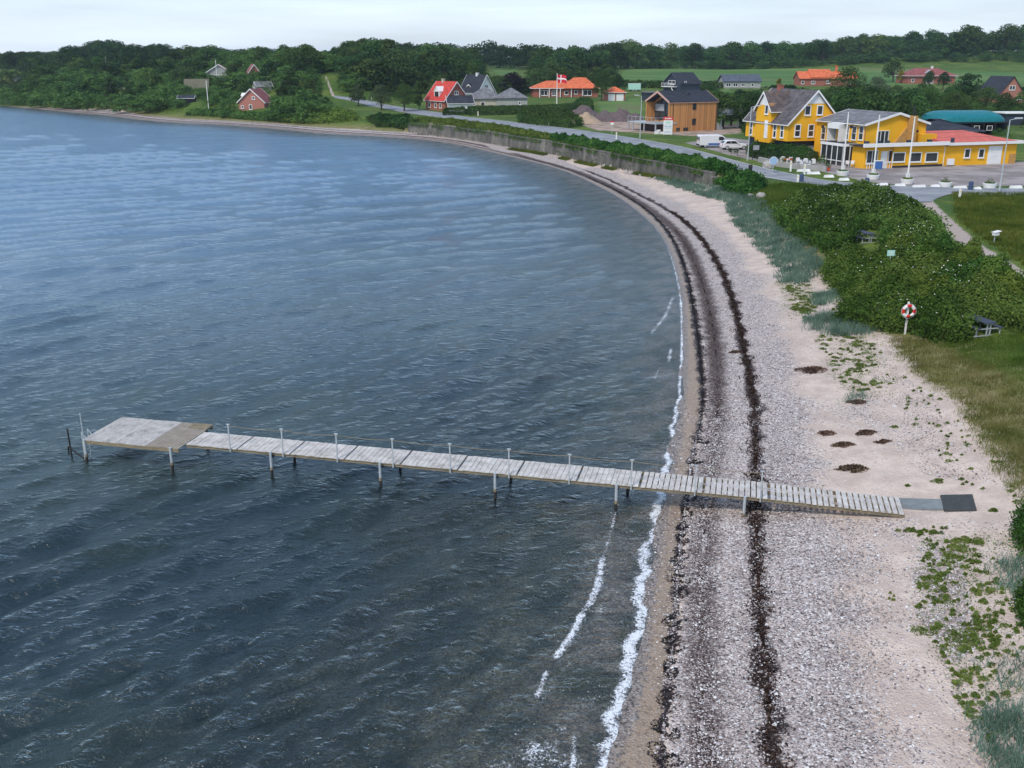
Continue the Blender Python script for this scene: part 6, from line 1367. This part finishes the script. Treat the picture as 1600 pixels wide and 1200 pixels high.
h.part('green_panel_mark', lambda m: (m.box(-.45, .5, -.062, -.051, 2.2, 2.5), m.box(-.3, .4, -.062, -.051, 2.0, 2.1)), 'palegreenpaint')
h.part('grey_lines', lambda m: [m.box(-.65, .65, -.062, -.051, z_, z_+.06) for z_ in (.5, .7, 1.25, 1.45, 1.6)]+[m.box(-.7,-.3,-.062,-.051,1.66,1.76), m.box(.2,.7,-.062,-.051,1.66,1.76)], 'palebluepaint')
h = obj_at('small_site_sign', 'small white and red sign on a thin post at the building site entrance', 'sign', 956, 209.5, 0); h.part('post', lambda m: m.tube((0,0,-.1), (0,0,2.2), .04, .04, 6), 'galv'); h.part('panel', lambda m: m.box(-.28, .28, -.06, -.02, 1.7, 2.15), 'white'); h.part('red_header', lambda m: m.box(-.28, .28, -.065, -.015, 2.153, 2.4), 'redpaint')
h = obj_at('round_sign', 'round pale blue road sign on a thin pole beside the boulder at the terrace', 'sign', 1207, 270, 0); z1 = h.loc(1207, 251, 'y', 0)[2]; h.part('post', lambda m: m.tube((0,0,-.1), (0,0,z1+.4), .035, .035, 6), 'galv'); h.part('disc', lambda m: m.tube((0,-.04,z1), (0,-.075,z1), .46, .46, 20), 'palebluepaint'); h.part('disc_rim', lambda m: m.tube((0,-.038,z1), (0,-.06,z1), .50, .50, 20), 'white')
h = obj_at('white_notice', 'small white notice board on a post above the terrace shrubs', 'sign', 1198.5, 243, 0); z1 = h.loc(1198.5, 222, 'y', 0)[2]; h.part('post', lambda m: m.tube((0,0,-.1), (0,0,z1), .03, .03, 6), 'galv'); h.part('panel', lambda m: m.box(-.16, .16, -.05, -.03, z1, z1+.55), 'white')
h = obj_at('bird_box_post', 'small white box tilted on a short post in the meadow', 'post box', 1553, 379, 20); h.part('post', lambda m: m.tube((0,0,-.1), (0,0,.55), .05, .05, 6), 'galv'); h.part('box', lambda m: m.box(-.18, .30, -.16, .16, .55, .78), 'white', bevel=.03); h.part('lid', lambda m: m.bar((-.22,0,.80), (.42,0,.90), .42, .05), 'white')
h = obj_at('beach_sign', 'pale green rectangular sign on a slim pole in the rose thicket', 'sign', 1386, 447, 5); z1 = h.loc(1386, 400, 'y', 0)[2]; z0_ = h.loc(1386, 391, 'y', 0)[2]
h.part('post', lambda m: m.tube((0,.03,-.1), (0,.03,z1+.1), .035, .035, 8), 'galv'); h.part('panel', lambda m: m.box(-.26, .26, -.03, -.0, z1, z0_), 'palegreenpaint', bevel=.005); h.part('pictogram', lambda m: (m.box(-.16, .16, -.038, -.031, z1+.22, z1+.26), m.box(-.12, .12, -.038, -.031, z1+.08, z1+.12)), 'white')
# ================================================================ picnic tables, life ring
def picnic(px, py, yaw, label):
    h = obj_at('picnic_table', label, 'picnic table', px, py, yaw, 'picnic tables by the thicket')
    # local x across (bench to bench), y along the length
    h.part('table_top', lambda m: [m.box(-.36+i*.146, -.36+i*.146+.135, 0, 1.9, .72, .76) for i in range(5)], 'greywood')
    for sx in (-1, 1): h.part('bench', lambda m: [m.box(*(sorted((sx*(.58+j*.13), sx*(.58+j*.13+.12)))), 0, 1.9, .42, .46) for j in range(2)], 'greywood')
    for y_ in (.15, 1.7):
        h.part('steel_frame', lambda m: (m.bar((-.85, y_, .02), (.85, y_, .02), .06), m.bar((-.72, y_, .02), (-.72, y_, .42), .055), m.bar((.72, y_, .02), (.72, y_, .42), .055), m.bar((-.1, y_, .02), (-.1, y_, .72), .06), m.bar((.1, y_, .02), (.1, y_, .72), .06), m.bar((-.82, y_, .39), (.82, y_, .39), .05), m.bar((-.32, y_, .69), (.32, y_, .69), .05)), 'galv')
picnic(1546, 526, 14, 'dark topped picnic table with pale steel frame standing on grass at the lower thicket edge')
picnic(1361, 380, 16, 'dark picnic table half hidden in the clearing of the upper rose thicket')
h = obj_at('life_ring_post', 'white post carrying the life ring at the edge of the rose thicket', 'post', 1414.5, 522, 0)
zt_ = h.loc(1414.5, 472, 'y', 0)[2]; zc_ = h.loc(1414.5, 485.5, 'y', 0)[2]
h.part('post', lambda m: m.box(-.045, .045, .02, .11, -.2, zt_), 'white'); h.part('bracket', lambda m: (m.box(-.18, .18, -.02, .018, zc_+.22, zc_+.30), m.box(-.03, .03, -.12, .018, zc_+.25, zc_+.29)), 'white')
M['ringred'] = simple('red ring cloth', (.60,.03,.03), .6, .1)
def ring():
    h2 = House('life_ring', 'red and white life ring hanging on its white post before the thicket', 'life ring', loc=(h.o[0], h.o[1]-.09, h.o[2]+zc_), yaw=0)
    R_, r_ = .30, .082; segs = 48
    for k in range(8):
        V = []; F = []; n_ = 6; a0 = k*math.pi/4+math.pi/8
        for i in range(n_+1):
            t = a0+i/n_*math.pi/4
            for j in range(10):
                q = 2*math.pi*j/10; rr = R_+r_*math.cos(q)*1.05; V.append((rr*math.cos(t), r_*.75*math.sin(q), rr*math.sin(t)))
        for i in range(n_):
            for j in range(10): F.append((i*10+j, i*10+(j+1) % 10, (i+1)*10+(j+1) % 10, (i+1)*10+j))
        h2.part('red_segment' if k % 2 else 'white_segment', lambda m: m.add(V, F), 'ringred' if k % 2 else 'white', smooth_=True)
    h2.part('grab_rope', lambda m: [m.tube(((R_+r_+.03)*math.cos(t), 0, (R_+r_+.03)*math.sin(t)), ((R_+r_+.03)*math.cos(t+.26), 0, (R_+r_+.03)*math.sin(t+.26)), .009, .009, 5) for t in np.arange(0, 6.28, .26)], 'white')
ring()
# ================================================================ heaps, boulders
def heap(px, py, rx, ry, hh, mat, label, yaw=0, name='soil_heap', cat='heap', peaks=1):
    h = obj_at(name, label, cat, px, py, yaw); n = 30; V = []; F = []; r = np.random.default_rng(int(px))
    ph = r.uniform(0, 6, 6)
    for i in range(n+1):
        for j in range(n+1):
            u, v = i/n*2-1, j/n*2-1; q = math.hypot(u, v); a = math.atan2(v, u)
            z_ = hh*max(0, 1-q)**.85*(1+.25*math.sin(u*7+ph[0])*math.cos(v*6+ph[1])+.10*math.sin(u*19+ph[2])*math.sin(v*17+ph[3])); 
            if peaks > 1: z_ = hh*max(0, 1-abs(v))**.8*max(0, 1-abs(u)**3)**.8*(.8+.14*math.sin(u*9+ph[0])+.10*math.sin(u*23+v*9)+.06*math.sin(u*41+v*15))
            V.append((u*rx, v*ry, z_-.12))
    for i in range(n):
        for j in range(n): q = i*(n+1)+j; F.append((q, q+n+1, q+n+2, q+1))
    m = MB(); m.add(V, F); o = m.build(name, M[mat], None, smooth_=True); o.location = h.root.location; tag(o, label, cat); bpy.data.objects.remove(h.root)
heap(965, 189, 6.2, 3.5, 3.0, 'soil', 'long dark mound of dug topsoil with several peaks left of the larch house', peaks=2)
heap(912, 181, 4.2, 3, 2.8, 'soil', 'dark pointed topsoil mound behind the light sand heap')
heap(915, 192, 3.8, 3, 2.3, 'sandheap', 'light tan sand heap in front of the dark topsoil mound', name='sand_heap')
def boulder(px, py, r_, label, group=None, mat='boulder', name='boulder'):
    o_ = place(px, py); r = np.random.default_rng(int(px*7+py)); V = []; F = []; nu, nv = 9, 6
    for j in range(nv+1):
        for i in range(nu):
            t = math.pi*j/nv; p = 2*math.pi*i/nu; k = r_*(1+r.uniform(-.2, .2)) if 0 < j < nv else r_
            V.append((k*math.sin(t)*math.cos(p), k*math.sin(t)*math.sin(p)*.85, k*math.cos(t)*.75+r_*.3))
    for j in range(nv):
        for i in range(nu): F.append((j*nu+i, (j+1)*nu+i, (j+1)*nu+(i+1) % nu, j*nu+(i+1) % nu))
    m = MB(); m.add(V, F); o = m.build(name, M[mat], None); o.location = o_; tag(o, label, 'boulder', group)
boulder(1189, 310, .62, 'largest grey boulder on the bank below the road'); boulder(1173, 308, .38, 'pale boulder left of the largest grey boulder on the bank'); boulder(1165, 304, .34, 'small pale boulder at the left of the bank boulders'); boulder(1178, 303, .3, 'small whitish boulder above the pale boulders on the bank')
boulder(1200, 262, .85, 'big pale round boulder beside the round blue sign at the terrace')
boulder(1144, 297, .3, 'small pale stone below the end of the sea wall')
for i in range(26):
    px = 735+i*11.5+rng.uniform(-4, 4); e_ = np.interp(px, [735,800,875,931,1000,1060], [207,222,241,255,274,286]); boulder(px, e_+rng.uniform(-1, 3), rng.uniform(.18, .42), 'rough stone lying along the foot of the sea wall', 'stones at the foot of the sea wall')
# ================================================================ inn terrace: chairs, tables, tubs, low wall
def chair():
    r = bpy.data.objects.new('terrace_chair', None); C.objects.link(r); r.empty_display_size = .1
    m = MB(); m.box(-.22, .22, -.22, .22, .42, .46); m.build('seat', M['white'], r)
    m = MB(); m.box(-.22, .22, .20, .24, .5, .9); m.build('backrest', M['white'], r)
    m = MB(); [m.box(a-.02, a+.02, b-.02, b+.02, 0, .417) for a in (-.2, .2) for b in (-.2, .2)]; m.box(-.25, -.21, -.2, .2, .6, .64); m.box(.21, .25, -.2, .2, .6, .64); m.build('frame', M['galv'], r); return r
def table():
    r = bpy.data.objects.new('terrace_table', None); C.objects.link(r); r.empty_display_size = .1
    m = MB(); m.box(-.6, .6, -.38, .38, .71, .75); m.build('table_top', M['greywood'], r)
    m = MB(); [m.box(a-.03, a+.03, b-.03, b+.03, 0, .707) for a in (-.52, .52) for b in (-.3, .3)]; m.build('legs', M['galv'], r); return r
ch0, tb0 = chair(), table(); first = [True, True]
spots = [(1222,256),(1234,257),(1246,258),(1258,259),(1270,260),(1230,260),(1250,262)]
k = 0
for i, (px, py) in enumerate(spots):
    c0 = place(px, py); t = tb0 if i == 0 else copy_tree(tb0); t.location = c0; t.rotation_euler = (0,0,R(rng.uniform(0, 40)))
    tag(t, 'small dark topped table among white chairs on the garden terrace of the inn', 'table', 'tables on the garden terrace')
    for dx, dy, a in ((-.2,-.8,180),(.3,.8,0),(-1.0,.1,90),(1.0,-.1,-90)):
        c = ch0 if k == 0 else copy_tree(ch0); k += 1; c.location = (c0[0]+dx, c0[1]+dy, c0[2]); c.rotation_euler = (0,0,R(a+rng.uniform(-20, 20))); tag(c, 'white chair at a table on the garden terrace left of the conservatory', 'chair', 'white chairs on the garden terrace')
for i, px in enumerate((1323,1331,1339,1347,1355,1363,1371)):
    c0 = place(px, 261.5); t = copy_tree(ch0); t.location = c0; t.rotation_euler = (0,0,R(150+rng.uniform(-30, 30))); tag(t, 'white chair in the row along the inn front below the lower windows', 'chair', 'white chairs along the inn front')
for i, px in enumerate((1328,1344,1360)):
    c0 = place(px, 258.5); t = copy_tree(tb0); t.location = c0; tag(t, 'table among the chairs along the inn front', 'table', 'tables along the inn front')
P1 = [place(1186, 253), place(1215, 260), place(1250, 265), place(1291, 268)]
m = MB()
for a, b in zip(P1[:-1], P1[1:]): m.bar((a[0]-P1[0][0], a[1]-P1[0][1], a[2]-P1[0][2]+.3), (b[0]-P1[0][0], b[1]-P1[0][1], b[2]-P1[0][2]+.3), .35, .75)
o = m.build('terrace_wall', M['concrete'], None); o.location = P1[0]; tag(o, 'low grey stone wall bordering the garden terrace of the inn', 'wall')
def potplant(px, py, s_, mat, label, cat='plant', name='potted_plant', pot='darkmetal'):
    h = obj_at(name, label, cat, px, py); h.part('pot', lambda m: m.lathe((0,0,0), [(0,0),(.28*s_,0),(.36*s_,.5*s_),(0,.48*s_)], 10), pot)
    n = 220; v = unit(rng.normal(size=(n, 3))); leaf_mesh('foliage', v*rng.uniform(.25, .6, (n, 1))*s_+np.array((0,0,.85*s_)), unit(v+rng.normal(size=(n, 3))*.4), rng.uniform(.1, .2, n)*s_, M[mat], h.root)
potplant(1283, 262, 1.2, 'rose_light', 'large potted green plant left of the conservatory door', pot='concrete'); potplant(1236, 262, 1.0, 'hedge', 'bushy dark plant behind the low terrace wall'); potplant(1224, 260, .9, 'rose_light', 'light green plant behind the low terrace wall, left of the dark one'); potplant(1293, 267, .9, 'hedge', 'dark potted plant at the end of the low terrace wall', pot='orangepaint')
potplant(1178, 247, .9, 'hedge', 'small dark plant right of the left street lamp'); potplant(1150, 243, .8, 'hedge', 'dark plant tub at the car park edge below the white car', pot='concrete'); potplant(1141, 241, .7, 'hedge', 'smaller plant tub left of the other at the car park edge', pot='concrete'); potplant(1186, 242, 1.0, 'rose_light', 'green shrub in a tub near the terrace entrance')
h = obj_at('red_parasol', 'closed orange red cushion bench on the garden terrace', 'bench', 1232, 259); h.part('seat', lambda m: m.box(-.6, .6, -.25, .25, .38, .5), 'orangepaint'); h.part('backrest', lambda m: m.box(-.6, .6, .2, .3, .55, .95), 'orangepaint'); h.part('legs', lambda m: [m.box(a-.03, a+.03, -.2, .2, 0, .377) for a in (-.5, .5)], 'darkmetal'); h.root.name = 'garden_bench'
h = obj_at('menu_board', 'dark framed menu board near the left street lamp by the inn terrace', 'sign', 1180, 250, 10); h.part('frame', lambda m: (m.box(-.5, .5, -.04, .04, 1.3, 2.1), m.box(-.47, -.4, -.03, .03, -.1, 1.3), m.box(.4, .47, -.03, .03, -.1, 1.3)), 'darkmetal'); h.part('panel', lambda m: m.box(-.44, .44, -.055, -.041, 1.38, 2.02), 'curtain')
h = obj_at('blue_cooler', 'small bright blue box cabinet beside the white porch door of the inn', 'cabinet', 1371, 264); h.part('cabinet', lambda m: m.box(-.5, .5, -.3, .3, 0, 1.0), 'blue', bevel=.03); h.part('lid', lambda m: m.box(-.52, .52, -.32, .32, 1.003, 1.08), 'white')
h = obj_at('litter_bin', 'small dark litter bin at the near road edge above the thicket strip', 'bin', 1172, 270.5); h.part('bin', lambda m: m.tube((0,0,0), (0,0,.9), .22, .26, 12), 'darkmetal'); h.part('lid', lambda m: m.lathe((0,0,.9), [(.28,0),(.2,.12),(0,.15)], 12), 'darkmetal')
h = obj_at('green_container', 'pale green box trailer on the gravel left of the dark blue house', 'trailer', 982, 143, 0); h.part('body', lambda m: m.box(0, 4.2, 0, 2, .6, 2.6), 'palegreenpaint', bevel=.04); h.part('roof', lambda m: m.box(-.05, 4.25, -.05, 2.05, 2.603, 2.7), 'white'); h.part('chassis', lambda m: m.box(.2, 4.0, .2, 1.8, .3, .597), 'darkmetal'); h.root.name = 'box_trailer'
for x_ in (1.6, 2.6): wheel(h, x_, .12, .34)
# rail fence at the gravel site
h = obj_at('site_table', 'stack of pale building blocks at the foot of the larch house deck', 'blocks', 1030, 209.5, 5); h.part('block', lambda m: (m.box(-.9, -.1, -.2, .3, 0, .5), m.box(.05, .7, -.2, .3, 0, .42)), 'white'); h.part('block', lambda m: m.box(-.5, .2, -.15, .25, .503, .8), 'white'); h.root.name = 'block_stack'
# ================================================================ thin sea air
g = NG('thin sea haze'); pv = g.n('ShaderNodeVolumePrincipled'); pv.inputs['Color'].default_value = (.72,.84,1,1); pv.inputs['Density'].default_value = .00012; pv.inputs['Anisotropy'].default_value = .3
g.t.links.new(pv.outputs[0], g.o.inputs['Volume'])
m = MB(); m.box(-1500, 4200, -80, 5400, -4, 62); o = m.build('haze', g.m, None); tag(o, kind='stuff')
